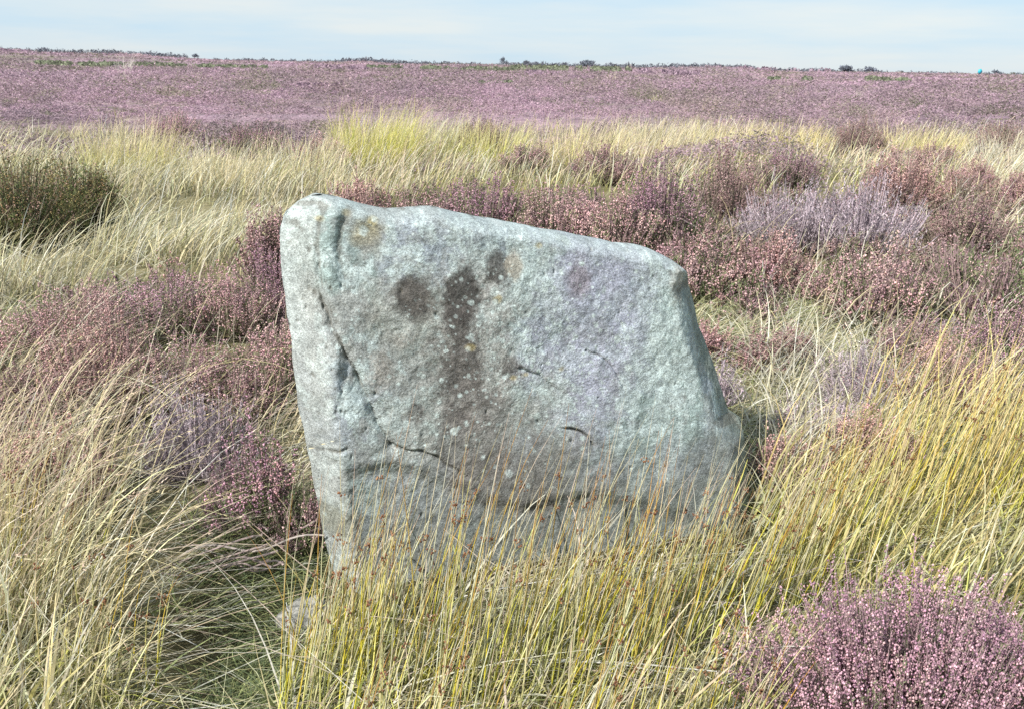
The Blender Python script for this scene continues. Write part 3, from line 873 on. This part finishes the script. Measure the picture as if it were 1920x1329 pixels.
    tag(mb.build('moor_grass', M_GRASS), 'belt of straw coloured moor grass between near heather and purple moor', 'grass', None, 'stuff')
make_grass()

# ------------------------------------------------------------------ rush clumps and grass tussocks (each a plant of its own)
def local_disc(n, r):
    a = rng.uniform(0, 6.28, n); q = np.sqrt(rng.random(n)) * r
    return np.stack([np.cos(a) * q, np.sin(a) * q, np.zeros(n)], 1)

def rush_clump(px, py, r, n, h, label, pal=None, tipp=None, seeds=14, lean=(.02, .27), group='rush clumps growing around the stone'):
    n = int(n * .48)
    x, y, z = gp(px, py)
    root = empty('rush_clump', (x, y, z))
    tag(root, label, 'rushes', group)
    mb = MB()
    P = local_disc(n, r)
    H = rng.uniform(h[0], h[1], n)
    c0 = pick(pal or YGRN + GREEN, n); c1 = pick(tipp or STRAW + PINK + ORNG + GREYS, n)
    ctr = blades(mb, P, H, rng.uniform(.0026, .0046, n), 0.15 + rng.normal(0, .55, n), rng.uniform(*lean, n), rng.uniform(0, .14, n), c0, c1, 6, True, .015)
    # a few stems stay bright yellow
    m = max(4, n // 4)
    blades(mb, local_disc(m, r), rng.uniform(h[0] * .6, h[1] * .75, m), rng.uniform(.0036, .0052, m), 0.15 + rng.normal(0, .4, m), rng.uniform(.05, .35, m),
           rng.uniform(0, .1, m), pick([[.50, .52, .05], [.60, .56, .06], [.42, .48, .08]], m), pick([[.72, .58, .05], [.66, .42, .07], [.54, .26, .07], [.66, .62, .10]], m), 5, True, .01)
    mb.build('stem', M_RUSH, root)
    # brown seed clusters set sideways on the stems
    k = rng.choice(n, min(seeds, n), replace=False)
    for i in k:
        p = ctr[i, 4] * .6 + ctr[i, 5] * .4
        q = rng.integers(5, 11)
        pts = p + rng.normal(0, .0042, (q, 3))
        sb = MB()
        beads(sb, pts, rng.uniform(.0018, .003, q), pick([[.20, .09, .05], [.28, .14, .08], [.34, .19, .10]], q), True, 1.3)
        sb.build('seed_head', M_BLOOM, root)
    return root

rush = [
    (600, 1300, .10, 95, (.30, .60), 'yellow rush clump left of the slab foot beside the small stone'),
    (730, 1270, .11, 110, (.32, .66), 'rush clump before the left corner of the slab with long brown headed stems'),
    (880, 1290, .12, 130, (.32, .70), 'rush clump before the dark stained middle of the slab'),
    (1030, 1270, .12, 140, (.32, .66), 'dense rush clump with yellow stems right of the slab middle'),
    (1170, 1230, .12, 130, (.30, .60), 'rush clump with red brown seed heads below the lavender part of the slab'),
    (1310, 1180, .12, 120, (.28, .54), 'straw tipped rush clump before the right foot of the slab'),
    (670, 1185, .09, 90, (.22, .48), 'rush clump against the left foot of the slab with orange stem tips'),
    (1120, 1440, .12, 120, (.22, .46), 'bright yellow rush clump at the bottom edge right of centre'),
    (760, 1450, .14, 110, (.22, .46), 'short yellow green rush clump at the bottom edge left of centre'),
    (1440, 1130, .11, 100, (.28, .52), 'rush clump leaning right between slab and big purple heather bush'),
    (1560, 1060, .12, 110, (.30, .55), 'rush clump with orange stems just above the big purple heather bush'),
    (1700, 980, .13, 120, (.34, .60), 'golden rush clump behind the big purple heather bush'),
    (1850, 960, .13, 130, (.36, .66), 'tallest golden rush clump at the right edge'),
    (1330, 1420, .10, 70, (.20, .42), 'rush clump at the left flank of the big purple heather bush'),
    (190, 1280, .12, 40, (.25, .50), 'sparse rush clump with yellow stems in the bleached grass'),
    (60, 1120, .12, 60, (.30, .56), 'rush clump with rusty stems at the left edge'),
]
for i, a in enumerate(rush):
    gold = 'golden' in a[5] or 'orange stems' in a[5]
    rush_clump(*a, pal=(YGRN + GOLD) if gold else None, tipp=(GOLD + GOLD + STRAW + ORNG) if gold else None, seeds=16)

def stalk(px0, py0, tipdx, h, c0, c1, label, droop=.12):
    x, y, z = gp(px0, py0)
    mb = MB()
    blades(mb, np.zeros((1, 3)), h, .0042, math.pi if tipdx < 0 else 0.0, abs(tipdx), droop, [c0], [c1], 10, True, .004)
    o = mb.build('rush_stalk', M_RUSH); o.location = (x, y, z)
    tag(o, label, 'rush stalk', 'lone stalks crossing left of the slab')
stalk(562, 1190, -.16, .36, (.30, .33, .07), (.52, .26, .10), 'upright lone rush stalk turning orange to the tip left of the slab')
stalk(668, 1215, -.46, .44, (.42, .42, .09), (.50, .42, .26), 'slanting lone yellow rush stalk crossing the orange one left of the slab')

def tussock(px, py, r, n, h, pal0, pal1, label, w=.006, lean=(.05, .4), group='grass tussocks beyond the heather'):
    x, y, z = gp(px, py)
    mb = MB()
    P = local_disc(n, r)
    az = np.arctan2(P[:, 1], P[:, 0]) * .6 + .25 + rng.normal(0, .4, n)
    blades(mb, P, rng.uniform(h[0], h[1], n), rng.uniform(.7, 1.3, n) * w, az, rng.uniform(*lean, n), rng.uniform(0, .45, n), pick(pal0, n), pick(pal1, n), 6)
    o = mb.build('grass_tussock', M_GRASS); o.location = (x, y, z)
    tag(o, label, 'grass tussock', group)

TS = STRAW + GREYS
for a in [
    (700, 312, .55, 700, (.45, .98), YGRN, STRAW + YGRN + PINK, 'tallest yellow green tussock behind the left end of the slab'),
    (800, 300, .55, 450, (.4, .82), YGRN + GREEN, TS, 'broad tussock right of the tallest one behind the slab'),
    (925, 305, .5, 400, (.35, .72), YGRN, STRAW, 'straw tussock behind the dark heather mound above the slab'),
    (1080, 318, .6, 520, (.4, .80), YGRN + STRAW, STRAW + PINK, 'pinkish straw tussock above the right half of the slab'),
    (1230, 300, .6, 450, (.35, .75), STRAW, GREYS + STRAW, 'white tipped tussock in the middle of the grass belt'),
    (1350, 288, .6, 450, (.35, .65), YGRN + STRAW, STRAW, 'yellow tussock left of the dark brown heather mound'),
    (1480, 290, .6, 450, (.35, .65), YGRN + GOLD, STRAW + GOLD, 'golden tussock touching the dark brown heather mound'),
    (1720, 300, .6, 450, (.35, .72), YGRN + GOLD, STRAW, 'golden tussock right of the dark brown heather mound'),
    (1890, 320, .5, 400, (.35, .75), GREYS, GREYS + STRAW, 'pale tussock at the right edge of the grass belt'),
    (250, 330, .55, 650, (.4, .78), YGRN + GREEN, STRAW + PINK, 'tall tussock right of the dark green shrub'),
    (420, 350, .5, 420, (.35, .66), STRAW, TS, 'bleached tussock in the left grass belt, right of the tall one'),
    (570, 330, .5, 420, (.35, .62), STRAW + GREEN, TS, 'bleached tussock between left grass belt and slab top'),
]:
    tussock(*a)
for a in [
    (1228, 211, .13, 260, (.28, .50), [[.36, .42, .14]], [[.46, .50, .20], [.52, .50, .3]], 'lone light green tussock out on the purple moor', .012, (.02, .15)),
    (1609, 187, .12, 120, (.30, .55), GREYS, [[.66, .6, .52]], 'lone pale tussock farthest right on the open moor', .012, (.02, .2)),
    (1332, 214, .22, 160, (.28, .5), STRAW, [[.66, .6, .5]], 'larger of two pale tussocks on the moor, right of the light green one', .012, (.02, .2)),
    (1378, 213, .13, 100, (.28, .48), STRAW, [[.66, .58, .5]], 'smaller of two pale tussocks on the moor, right of the light green one', .012, (.02, .2)),
    (1468, 216, .2, 70, (.3, .5), STRAW, [[.62, .56, .48]], 'small pale tussock on the moor above the golden grass', .012, (.02, .2)),
    (234, 150, .4, 60, (.8, 1.9), GREYS, [[.66, .62, .58]], 'tall thin pale tussock on the far moor at left', .03, (.02, .2)),
    (1145, 155, .5, 60, (.4, 1.0), STRAW, [[.66, .6, .5]], 'pale tussock on the far moor above the slab end', .03, (.02, .3)),
    (1070, 168, .4, 60, (.3, .8), STRAW, [[.66, .6, .5]], 'faint pale tussock on the far moor, beside brown heather', .025, (.02, .3)),
]:
    tussock(*a, group='lone tussocks out on the moor')

# ------------------------------------------------------------------ heather bushes
KINDS = {
    #            blossom colours                                              leaf colours                                        stem
    'pink':   ([[.66, .46, .45], [.72, .54, .51], [.56, .37, .41], [.75, .62, .55]], [[.17, .20, .10], [.22, .23, .13], [.26, .18, .19]], [.30, .22, .21]),
    'purple': ([[.56, .36, .44], [.64, .45, .50], [.44, .27, .37], [.71, .54, .55]], [[.13, .16, .08], [.17, .19, .10], [.25, .17, .19]], [.28, .20, .21]),
    'rust':   ([[.62, .41, .39], [.69, .50, .46], [.52, .33, .33], [.73, .58, .53]], [[.29, .20, .18], [.25, .21, .15], [.35, .24, .24]], [.32, .22, .22]),
    'grey':   ([[.52, .43, .48], [.58, .49, .52], [.48, .38, .44], [.62, .54, .54]], [[.39, .33, .37], [.36, .30, .33], [.43, .37, .40]], [.42, .35, .39]),
    'brown':  ([[.42, .28, .28], [.50, .35, .34], [.58, .44, .41]], [[.22, .16, .15], [.25, .20, .16], [.20, .19, .13]], [.22, .16, .15]),
    'green':  ([[.30, .27, .11], [.36, .33, .14], [.33, .23, .12]], [[.11, .15, .055], [.16, .19, .075], [.19, .19, .08], [.08, .11, .05]], [.16, .12, .09]),
}

def bush_meshes(R, H, kind, ncl, per, lod, bloom=1.0, legs=0.25, squash=1.0, upright=.78):
    """one bush: twigs fanning from the root in many sprays; needles on their middles, flower bells on their ends"""
    bc, lc, sc = KINDS[kind]
    st, lf, bl = MB(), MB(), MB()
    a = rng.uniform(0, 6.28, ncl); q = np.sqrt(rng.random(ncl))
    # spray tips over an uneven dome
    ct = np.stack([np.cos(a) * q * R, np.sin(a) * q * R * squash, H * (1 - 0.55 * q ** 2) * (rng.uniform(.5, 1.18, ncl) if lod else rng.uniform(.72, 1.14, ncl))], 1)
    n = ncl * per
    ci = np.repeat(np.arange(ncl), per)
    spread = (1.5 if upright < .5 else 1.0) * R * 0.85 / math.sqrt(ncl) + 0.018
    off = rng.normal(0, 1, (n, 3)) * np.array([spread, spread, spread * .8])
    tip = ct[ci] + off * .8
    tip[:, 2] = np.maximum(tip[:, 2], .03)
    root = np.stack([ct[ci, 0] * .30, ct[ci, 1] * .30, np.zeros(n)], 1) + rng.normal(0, .012, (n, 3)) * np.array([1, 1, 0])
    mid = root * .5 + tip * .5
    mid[:, :2] = root[:, :2] * (1 - upright) + tip[:, :2] * upright
    mid[:, 2] = tip[:, 2] * .40
    mid += rng.normal(0, .006, (n, 3))
    def pt(t):
        t = np.asarray(t)[:, None] if np.ndim(t) else t
        return root * (1 - t) ** 2 + 2 * mid * t * (1 - t) + tip * t ** 2
    # woody stems
    ns = n if lod == 0 else n // 2
    wst = (.0016, .0022, .004)[lod]
    prev = None
    segs = 4
    ring = []
    for k in range(segs + 1):
        c = pt(k / segs)[:ns]
        ring.append(c)
    ring = np.stack(ring, 1)
    ang0 = rng.uniform(0, 6.28, (ns, 1))
    wv = wst * (1.25 - np.linspace(0, 1, segs + 1))[None, :]
    sv = np.stack([np.cos(ang0) * wv, np.sin(ang0) * wv, 0 * wv * ang0], -1)
    v = np.stack([ring - sv, ring + sv], 2)
    f = (np.arange(ns) * (segs + 1) * 2)[:, None, None] + np.arange(segs)[None, :, None] * 2 + np.array([0, 1, 3, 2])[None, None]
    st.add(v, f.reshape(-1, 4), np.repeat(np.array(sc)[None] * rng.uniform(.6, 1.5, (ns, 1)), (segs + 1) * 2, 0))
    # needles
    nl = (30, 20, 14)[lod]
    tl = rng.uniform(legs, 1.0, (nl, n))
    lsz = (.007, .011, .022)[lod]
    lcl = pick(lc, ncl, .25)
    for k in range(nl):
        p = pt(tl[k]); D = rng.normal(0, 1, (n, 3)); D[:, 2] = np.abs(D[:, 2]) + 1.0
        D /= np.linalg.norm(D, axis=1, keepdims=True)
        flakes(lf, p, D, lsz * rng.uniform(.7, 1.6, n), lsz * .34, lcl[ci] * rng.uniform(.6, 1.6, (n, 1)))
    # bells
    nb = int((34, 19, 16)[lod] * bloom)
    r = (.0021, .0026, .0042)[lod]
    other = KINDS[('pink', 'rust', 'purple', 'brown')[rng.integers(4)]][0]
    clb = np.where((rng.random(ncl) < .28)[:, None], pick(other, ncl, .15), pick(bc, ncl, .18))
    hz = ct[:, 2] / max(ct[:, 2].max(), 1e-6)
    pb = np.clip(rng.normal(.64, .3, ncl), .05, 1) * sstep(.18, .6, hz) * min(1, .35 + bloom * .65)
    has = rng.random(n) < pb[ci]
    for k in range(nb):
        t = 1 - (rng.random(n) ** 1.15) * (.40 if lod == 0 else .30)
        p = pt(t) + rng.normal(0, 1, (n, 3)) * np.array([1, 1, .6]) * (.0036, .0038, .0058)[lod]
        m = has & (rng.random(n) < .85)
        c = (clb[ci] * .55 + pick(bc, n, .1) * .45) * (np.array([1., .92, .92]) if kind == 'rust' else np.array([.95, .87, .91])) * rng.choice([.62, .9, 1.08, 1.28], n, p=[.2, .3, .3, .2])[:, None]
        beads(bl, p[m], r * rng.uniform(.45, 1.45, m.sum()), c[m], lod == 0, 1.35)
    return st, lf, bl

def heather_bush(px, py, R, H, kind, label, lod=None, proto=None, ncl=None, per=None, bloom=1.0, legs=.25, name='heather_bush', cat='heather bush', group='heather bushes', squash=1.0, upright=.78):
    x, y, z = gp(px, py)
    d = math.hypot(x, y)
    H = H * (1.14 if d > 5 else 1)
    lod = lod if lod is not None else (0 if d < 1.9 else 1 if d < 4.6 else 2)
    ncl = ncl or int(np.clip(R * 150 + 12, 14, 70)); per = per or (14, 12, 11)[lod]
    root = empty(name, (x, y, z - .01), 0)
    tag(root, label, cat, group)
    st, lf, bl = bush_meshes(R, H, kind, ncl, per, lod, bloom, legs, squash, upright)
    st.build('stem', M_WOOD, root); lf.build('foliage', M_LEAF, root)
    if bloom > 0:
        bl.build('blossom', M_BLOOM, root)
    return root

B = [
    # bush in front, right
    (1710, 1390, .34, .32, 'purple', 'big purple heather bush in the bottom right corner', dict(ncl=120, per=15, squash=.8, legs=.12, upright=.7)),
    # left of the slab
    (478, 985, .13, .30, 'purple', 'leggy heather with bare grey stems and mauve flowers left of the slab', dict(legs=.5, bloom=.8)),
    (560, 1010, .08, .18, 'pink', 'small sparse heather touching the left foot of the slab', dict(bloom=.5)),
    (200, 790, .24, .40, 'rust', 'salmon pink heather bush with bare lower stems at left', dict(legs=.45)),
    (150, 690, .24, .36, 'pink', 'heather bush with bright pink tips above the salmon one', {}),
    (20, 720, .22, .30, 'pink', 'heather bush at the left edge beside the salmon one', {}),
    (345, 780, .20, .32, 'pink', 'pale pink heather bush right of the salmon one', {}),
    (300, 650, .24, .34, 'purple', 'mauve heather bush under the bleached grass at left', {}),
    (420, 640, .22, .34, 'pink', 'heather bush with a flat pale pink top left of the slab', {}),
    (510, 620, .18, .40, 'purple', 'purple heather bush leaning on the left end of the slab', {}),
    (508, 545, .16, .42, 'brown', 'dark reddish heather rising beside the top left of the slab', {}),
    (520, 760, .18, .30, 'pink', 'brownish pink heather bush against the left side of the slab', dict(bloom=.8)),
    (120, 950, .18, .28, 'rust', 'dusky red heather half buried in bleached grass at left', {}),
    (370, 890, .20, .30, 'grey', 'grey twiggy heather with few flowers left of the leggy one', dict(bloom=.3)),
    (60, 830, .20, .26, 'brown', 'brown heather bush under the salmon one at the left edge', {}),
    (450, 800, .14, .22, 'pink', 'low heather with pale pink tips above the leggy one', {}),
    # behind the slab
    (680, 470, .34, .42, 'rust', 'reddish heather bush behind the left top of the slab', {}),
    (790, 475, .34, .40, 'pink', 'dark heather with pink tips behind the dip in the slab top', {}),
    (900, 475, .36, .48, 'purple', 'tall mauve heather bush behind the middle of the slab top', {}),
    (1030, 480, .36, .46, 'pink', 'pale tipped heather bush behind the sloping slab top', {}),
    (1140, 490, .34, .44, 'pink', 'pink heather bush right of the pale tipped one', {}),
    (1240, 475, .34, .58, 'purple', 'tallest purple heather bush above the right shoulder of the slab', {}),
    (1360, 430, .32, .58, 'brown', 'dark heather with dusty pink top beside the tallest purple one', {}),
    (1290, 570, .26, .40, 'pink', 'pink heather bush touching the right shoulder of the slab', {}),
    (1430, 560, .24, .34, 'rust', 'red flecked heather bush right of the slab shoulder', {}),
    (1480, 470, .44, .46, 'grey', 'broad lavender grey twiggy bush in the middle of the right heather', dict(bloom=.3)),
    (1610, 480, .44, .50, 'grey', 'second lavender grey twiggy bush, nearer the red topped one', dict(bloom=.3)),
    (1690, 405, .38, .56, 'rust', 'red topped heather bush in front of the golden grass', {}),
    (1815, 372, .26, .40, 'rust', 'small red heather bush right of the red topped one', {}),
    (1800, 480, .30, .42, 'brown', 'round dark bush with pale pink tips in the pinkish grass', {}),
    (1890, 395, .30, .34, 'rust', 'low reddish heather at the right edge below the grass belt', {}),
    (1850, 610, .36, .42, 'pink', 'dusty pink heather bush at the right edge', dict(bloom=.3)),
    (1900, 720, .26, .34, 'purple', 'dark purple heather in the golden stems at the right edge', {}),
    (1650, 620, .26, .40, 'pink', 'pink crowned heather bush with a dark shaded base, right of centre', {}),
    (1555, 580, .18, .26, 'pink', 'small pink heather left of the pink crowned bush', {}),
    (1770, 780, .24, .32, 'rust', 'red brown heather bush behind the golden rushes', {}),
    (1690, 690, .16, .22, 'pink', 'low dusty pink heather between pink crowned and red brown bushes', {}),
    (1600, 770, .16, .24, 'grey', 'small grey heather with a reddish cap in pale grass', dict(bloom=.4)),
    (1620, 900, .15, .22, 'rust', 'small red heather tuft buried in pale grass right of the slab', {}),
    (1415, 700, .09, .16, 'brown', 'tiny brown green heather tuft in the turf right of the slab', {}),
    (1325, 680, .09, .18, 'rust', 'tiny red heather sprig at the right side of the slab', {}),
    (1335, 770, .10, .18, 'grey', 'low grey heather twigs close to the right edge of the slab', dict(bloom=.3)),
    (1480, 690, .11, .17, 'brown', 'brown heather tuft in the middle of the turf right of the slab', {}),
    (1530, 840, .14, .20, 'grey', 'pale grey heather twigs in dry grass below the small grey cap', dict(bloom=.3)),
    (1470, 920, .12, .18, 'rust', 'reddish heather sprigs at the front of the dry grass right of the slab', dict(bloom=.7)),
    # mounds in the grass belt
    (1130, 345, .40, .34, 'brown', 'brownish heather mound in the grass belt above the slab end', {}),
    (990, 330, .34, .30, 'pink', 'low pink heather mound in the belt right of the dark one', {}),
    (1480, 352, .40, .34, 'purple', 'mauve heather mound at the lower rim of the golden belt', {}),
    (1745, 322, .34, .34, 'brown', 'brown heather mound right of the darkest mound in the belt', {}),
    (480, 302, .46, .36, 'purple', 'second purple heather mound in the left belt, nearer the slab', {}),
    (600, 318, .36, .32, 'pink', 'low pink heather mound in the belt above the slab corner', {}),
    (1600, 300, .42, .56, 'brown', 'dark brown heather mound standing in the golden grass belt', {}),
    (1865, 300, .40, .48, 'brown', 'dark purple heather mound near the right edge of the grass belt', {}),
    (892, 292, .44, .40, 'brown', 'dark heather mound in the grass belt above the slab', {}),
    (330, 285, .50, .40, 'purple', 'purple heather mound in the left part of the grass belt', {}),
]
for (px, py, R, H, kd, lab, kw) in B:
    heather_bush(px, py, R, H, kd, lab, **kw)

for (px, py, R, H, lab) in [(30, 455, .58, .52, 'large dark green shrub with olive top at the left edge'),
                            (150, 425, .34, .46, 'smaller dark green shrub overhung by bleached grass')]:
    heather_bush(px, py, R, H, 'green', lab, lod=2, ncl=110, per=12, bloom=.6, legs=.1, upright=.4, name='green_shrub', cat='shrub', group='green shrubs')

# low heather filling the ground between those bushes
def make_filler():
    mb = MB()
    polys = [([(590, 385), (1200, 385), (1700, 380), (2500, 400), (2600, 520), (1800, 620), (1700, 640), (1420, 620), (1270, 600), (1250, 540), (560, 480)], 330, .23, ['pink', 'purple', 'pink', 'brown', 'pink', 'rust']),
             ([(-600, 640), (60, 600), (230, 560), (540, 560), (560, 800), (420, 860), (280, 900), (-600, 900)], 70, .18, ['pink', 'pink', 'purple', 'rust', 'brown']),
             ([(1680, 560), (2500, 560), (2600, 820), (1750, 800)], 80, .2, ['pink', 'rust', 'grey', 'purple'])]
    for poly, n, H, kds in polys:
        P = scatter(poly, n, 1.6)
        for p in P:
            kd = kds[rng.integers(len(kds))]
            d = math.hypot(p[0], p[1])
            lod = 1 if d < 4.2 else 2
            st, lf, bl = bush_meshes(rng.uniform(.08, .17), H * rng.uniform(.5, 1.25), kd, 9, 7, lod, .75, .3)
            for q in (st, lf, bl):
                for v, c in zip(q.v, q.c):
                    v += p.astype(np.float32)
                off = mb.n
                for f in q.f:
                    mb.f.append(f + off)
                mb.v += q.v; mb.c += q.c; mb.n += q.n
    tag(mb.build('low_heather', M_BLOOM), 'low heather filling the ground between the larger bushes', 'heather', None, 'stuff')
make_filler()

# ------------------------------------------------------------------ dead twigs
def dead_branch():
    x, y, z = gp(455, 1055)
    mb = MB()
    def tube(pts, r0, r1, c):
        pts = np.asarray(pts, float); n = len(pts); k = 6
        a = np.linspace(0, 6.283, k, endpoint=False)
        T = np.gradient(pts, axis=0); T /= np.linalg.norm(T, axis=1, keepdims=True)
        S = np.cross(T, [0.1, .2, 1]); S /= np.linalg.norm(S, axis=1, keepdims=True); Q = np.cross(T, S)
        r = np.linspace(r0, r1, n)[:, None, None]
        v = pts[:, None] + r * (np.cos(a)[None, :, None] * S[:, None] + np.sin(a)[None, :, None] * Q[:, None])
        i, j = np.meshgrid(np.arange(n - 1), np.arange(k), indexing='ij')
        f = np.stack([i * k + j, i * k + (j + 1) % k, (i + 1) * k + (j + 1) % k, (i + 1) * k + j], -1).reshape(-1, 4)
        mb.add(v, f, np.array(c) * rng.uniform(.8, 1.2))
    for q in range(13):
        t = np.linspace(0, 1, 12)
        a = rng.uniform(2.7, 3.7); L = rng.uniform(.16, .34)
        x0 = rng.uniform(-.02, .16)
        px = x0 + np.cos(a) * L * t + .012 * np.sin(t * 7 + q); py = rng.uniform(-.06, .10) + np.sin(a) * L * t * .5 + .010 * np.sin(t * 9 + q * 2)
        pz = .05 + rng.uniform(0, .06) - .05 * t + .02 * np.sin(t * 5 + q)
        tube(np.stack([px, py, pz], 1), 0.0034, .0011, (.25, .20, .19))
    t = np.linspace(0, 1, 20)
    tube(np.stack([-.20 + .42 * t, .02 + .03 * np.sin(t * 5), .03 + .10 * t + .02 * np.sin(t * 9)], 1), .004, .0025, (.34, .30, .28))
    o = mb.build('dead_branch', M_WOOD); o.location = (x, y, z)
    tag(o, 'bare dead heather branches sprawling on dark turf left of the slab', 'dead branches')
dead_branch()

# ------------------------------------------------------------------ skyline trees and marker
M_TREE = plant_mat('far_foliage', .1, .9)
def crown_mesh(mb, c, r, h, n, colr):
    a = rng.normal(0, 1, (n, 3)); a /= np.linalg.norm(a, axis=1, keepdims=True)
    rad = rng.uniform(.35, 1, (n, 1)) ** .6
    p = a * rad * np.array([r, r, h]) * (1 + .35 * fbm(a * 2.2 + c[0], 2, 900)[:, None]) + np.asarray(c)
    D = rng.normal(0, 1, (n, 3)); D /= np.linalg.norm(D, axis=1, keepdims=True)
    flakes(mb, p, D, r * .55, r * .4, np.array(colr) * rng.uniform(.6, 1.4, (n, 1)))

def at_dist(px, d):
    r = rays(px, 121 + (px - 960) * math.tan(R_(ROLL)))
    s = d / math.hypot(r[0], r[1])
    x, y = r[0] * s, r[1] * s
    return float(x), float(y), float(terrain(x, y))

def far_tree(px, d, r, h, label, kind='pine'):
    x, y, z = at_dist(px, d)
    root = empty('skyline_tree', (x, y, z))
    tag(root, label, 'tree', 'trees on the skyline')
    tr = MB(); k = 6; a = np.linspace(0, 6.283, k, endpoint=False)
    v = np.concatenate([np.stack([np.cos(a) * r * .10, np.sin(a) * r * .10, a * 0], 1), np.stack([np.cos(a) * r * .05, np.sin(a) * r * .05, a * 0 + h * .8], 1)])
    tr.add(v, [[i, (i + 1) % k, k + (i + 1) % k, k + i] for i in range(k)], [.12, .10, .10]); tr.build('trunk', M_WOOD, root)
    cr = MB()
    for q in range(5):
        crown_mesh(cr, (rng.normal(0, r * .35), rng.normal(0, r * .35), h * rng.uniform(.5, .85)), r * .6, h * .22, 60, (.17, .19, .23))  # crown colour carries painted haze, shifted towards blue
    cr.build('crown', M_TREE, root)

for (px, d, r, h, lab) in [
    (942, 620, 2.0, 5.6, 'single airy tree standing above the skyline at centre'),
    (987, 620, 2.2, 4.2, 'leftmost of two thin trees right of the airy tree'),
    (1004, 620, 1.6, 3.8, 'rightmost of two thin trees right of the airy tree'),
    (365, 420, 1.3, 2.2, 'round tree at the foot of the left hill'),
    (1100, 420, 3.2, 2.8, 'broad clump shaped tree above the slab on the skyline'),
    (1588, 330, 2.6, 2.3, 'dark round tree on the skyline above the brown heather mound'),
    (1632, 330, 2.2, 2.0, 'lower round tree right of the dark one on the skyline'),
    (1870, 330, 1.6, 1.7, 'small tree on the skyline right of the turquoise marker'),
]:
    far_tree(px, d, r, h, lab)

def make_woods():
    mb = MB()
    for (x0, x1, n, d, r, h) in [(0, 320, 70, 330, 1.0, 1.1), (270, 350, 20, 400, 1.5, 1.6), (400, 940, 110, 700, 2.6, 2.1), (640, 800, 40, 600, 2.4, 2.5),
                                 (940, 1140, 60, 560, 2.5, 2.2), (1140, 1420, 50, 420, 2.0, 1.5), (1440, 1660, 50, 360, 1.6, 1.3), (1680, 1930, 40, 360, 1.1, .9), (-600, 0, 80, 340, 1.3, 1.2), (1930, 2500, 80, 380, 1.4, 1.2)]:
        for q in range(int(n * 2.2)):
            px = rng.uniform(x0, x1)
            x, y, z = at_dist(px, d * rng.uniform(.92, 1.08))
            crown_mesh(mb, (x, y, z + h * .3), r * rng.uniform(.6, 1.3), h * rng.uniform(.3, 1.25), 34, (.17, .18, .21))  # distance haze painted into the blue grey colour
    tag(mb.build('distant_woods', M_TREE), 'far scrub and woods along the skyline, haze tinted blue grey', 'woods', None, 'stuff')
make_woods()

def marker():
    x, y, z = at_dist(1837, 230)
    root = empty('trail_marker', (x, y, z)); tag(root, 'tiny turquoise marker on the skyline near the right edge', 'marker')
    m = bpy.data.materials.new('turquoise_paint'); m.use_nodes = True
    b = m.node_tree.nodes['Principled BSDF']; b.inputs['Base Color'].default_value = (.02, .36, .46, 1); b.inputs['Roughness'].default_value = .6
    nz = m.node_tree.nodes.new('ShaderNodeTexNoise'); nz.inputs['Scale'].default_value = 8
    mr = m.node_tree.nodes.new('ShaderNodeMix'); mr.data_type = 'RGBA'
    mr.inputs['A'].default_value = (.02, .32, .42, 1); mr.inputs['B'].default_value = (.04, .42, .52, 1)
    m.node_tree.links.new(nz.outputs['Fac'], mr.inputs['Factor']); m.node_tree.links.new(mr.outputs['Result'], b.inputs['Base Color'])
    p = MB(); c = [.3, .3, .3]
    def prism(mb, pts, t):
        n = len(pts); pts = np.asarray(pts, float)
        v = np.concatenate([np.stack([pts[:, 0], pts[:, 0] * 0 - t, pts[:, 1]], 1), np.stack([pts[:, 0], pts[:, 0] * 0 + t, pts[:, 1]], 1)])
        mb.add(v, [list(range(n))], c); mb.f.append(np.array([[i + n for i in range(n)][::-1]]) + mb.n - 2 * n)
        mb.f.append(np.array([[i, i + n, (i + 1) % n + n, (i + 1) % n] for i in range(n)]) + mb.n - 2 * n)
    prism(p, [(-.04, -.2), (.04, -.2), (.04, 1.4), (-.04, 1.4)], .04); p.build('post', M_WOOD, root)
    q = MB(); prism(q, [(-.45, 1.0), (.1, .55), (.5, 1.25), (.2, 1.75), (-.35, 1.6)], .06); q.build('panel', m, root)
marker()
print('objects', len(scene.objects), 'verts', sum(len(m.vertices) for m in bpy.data.meshes))
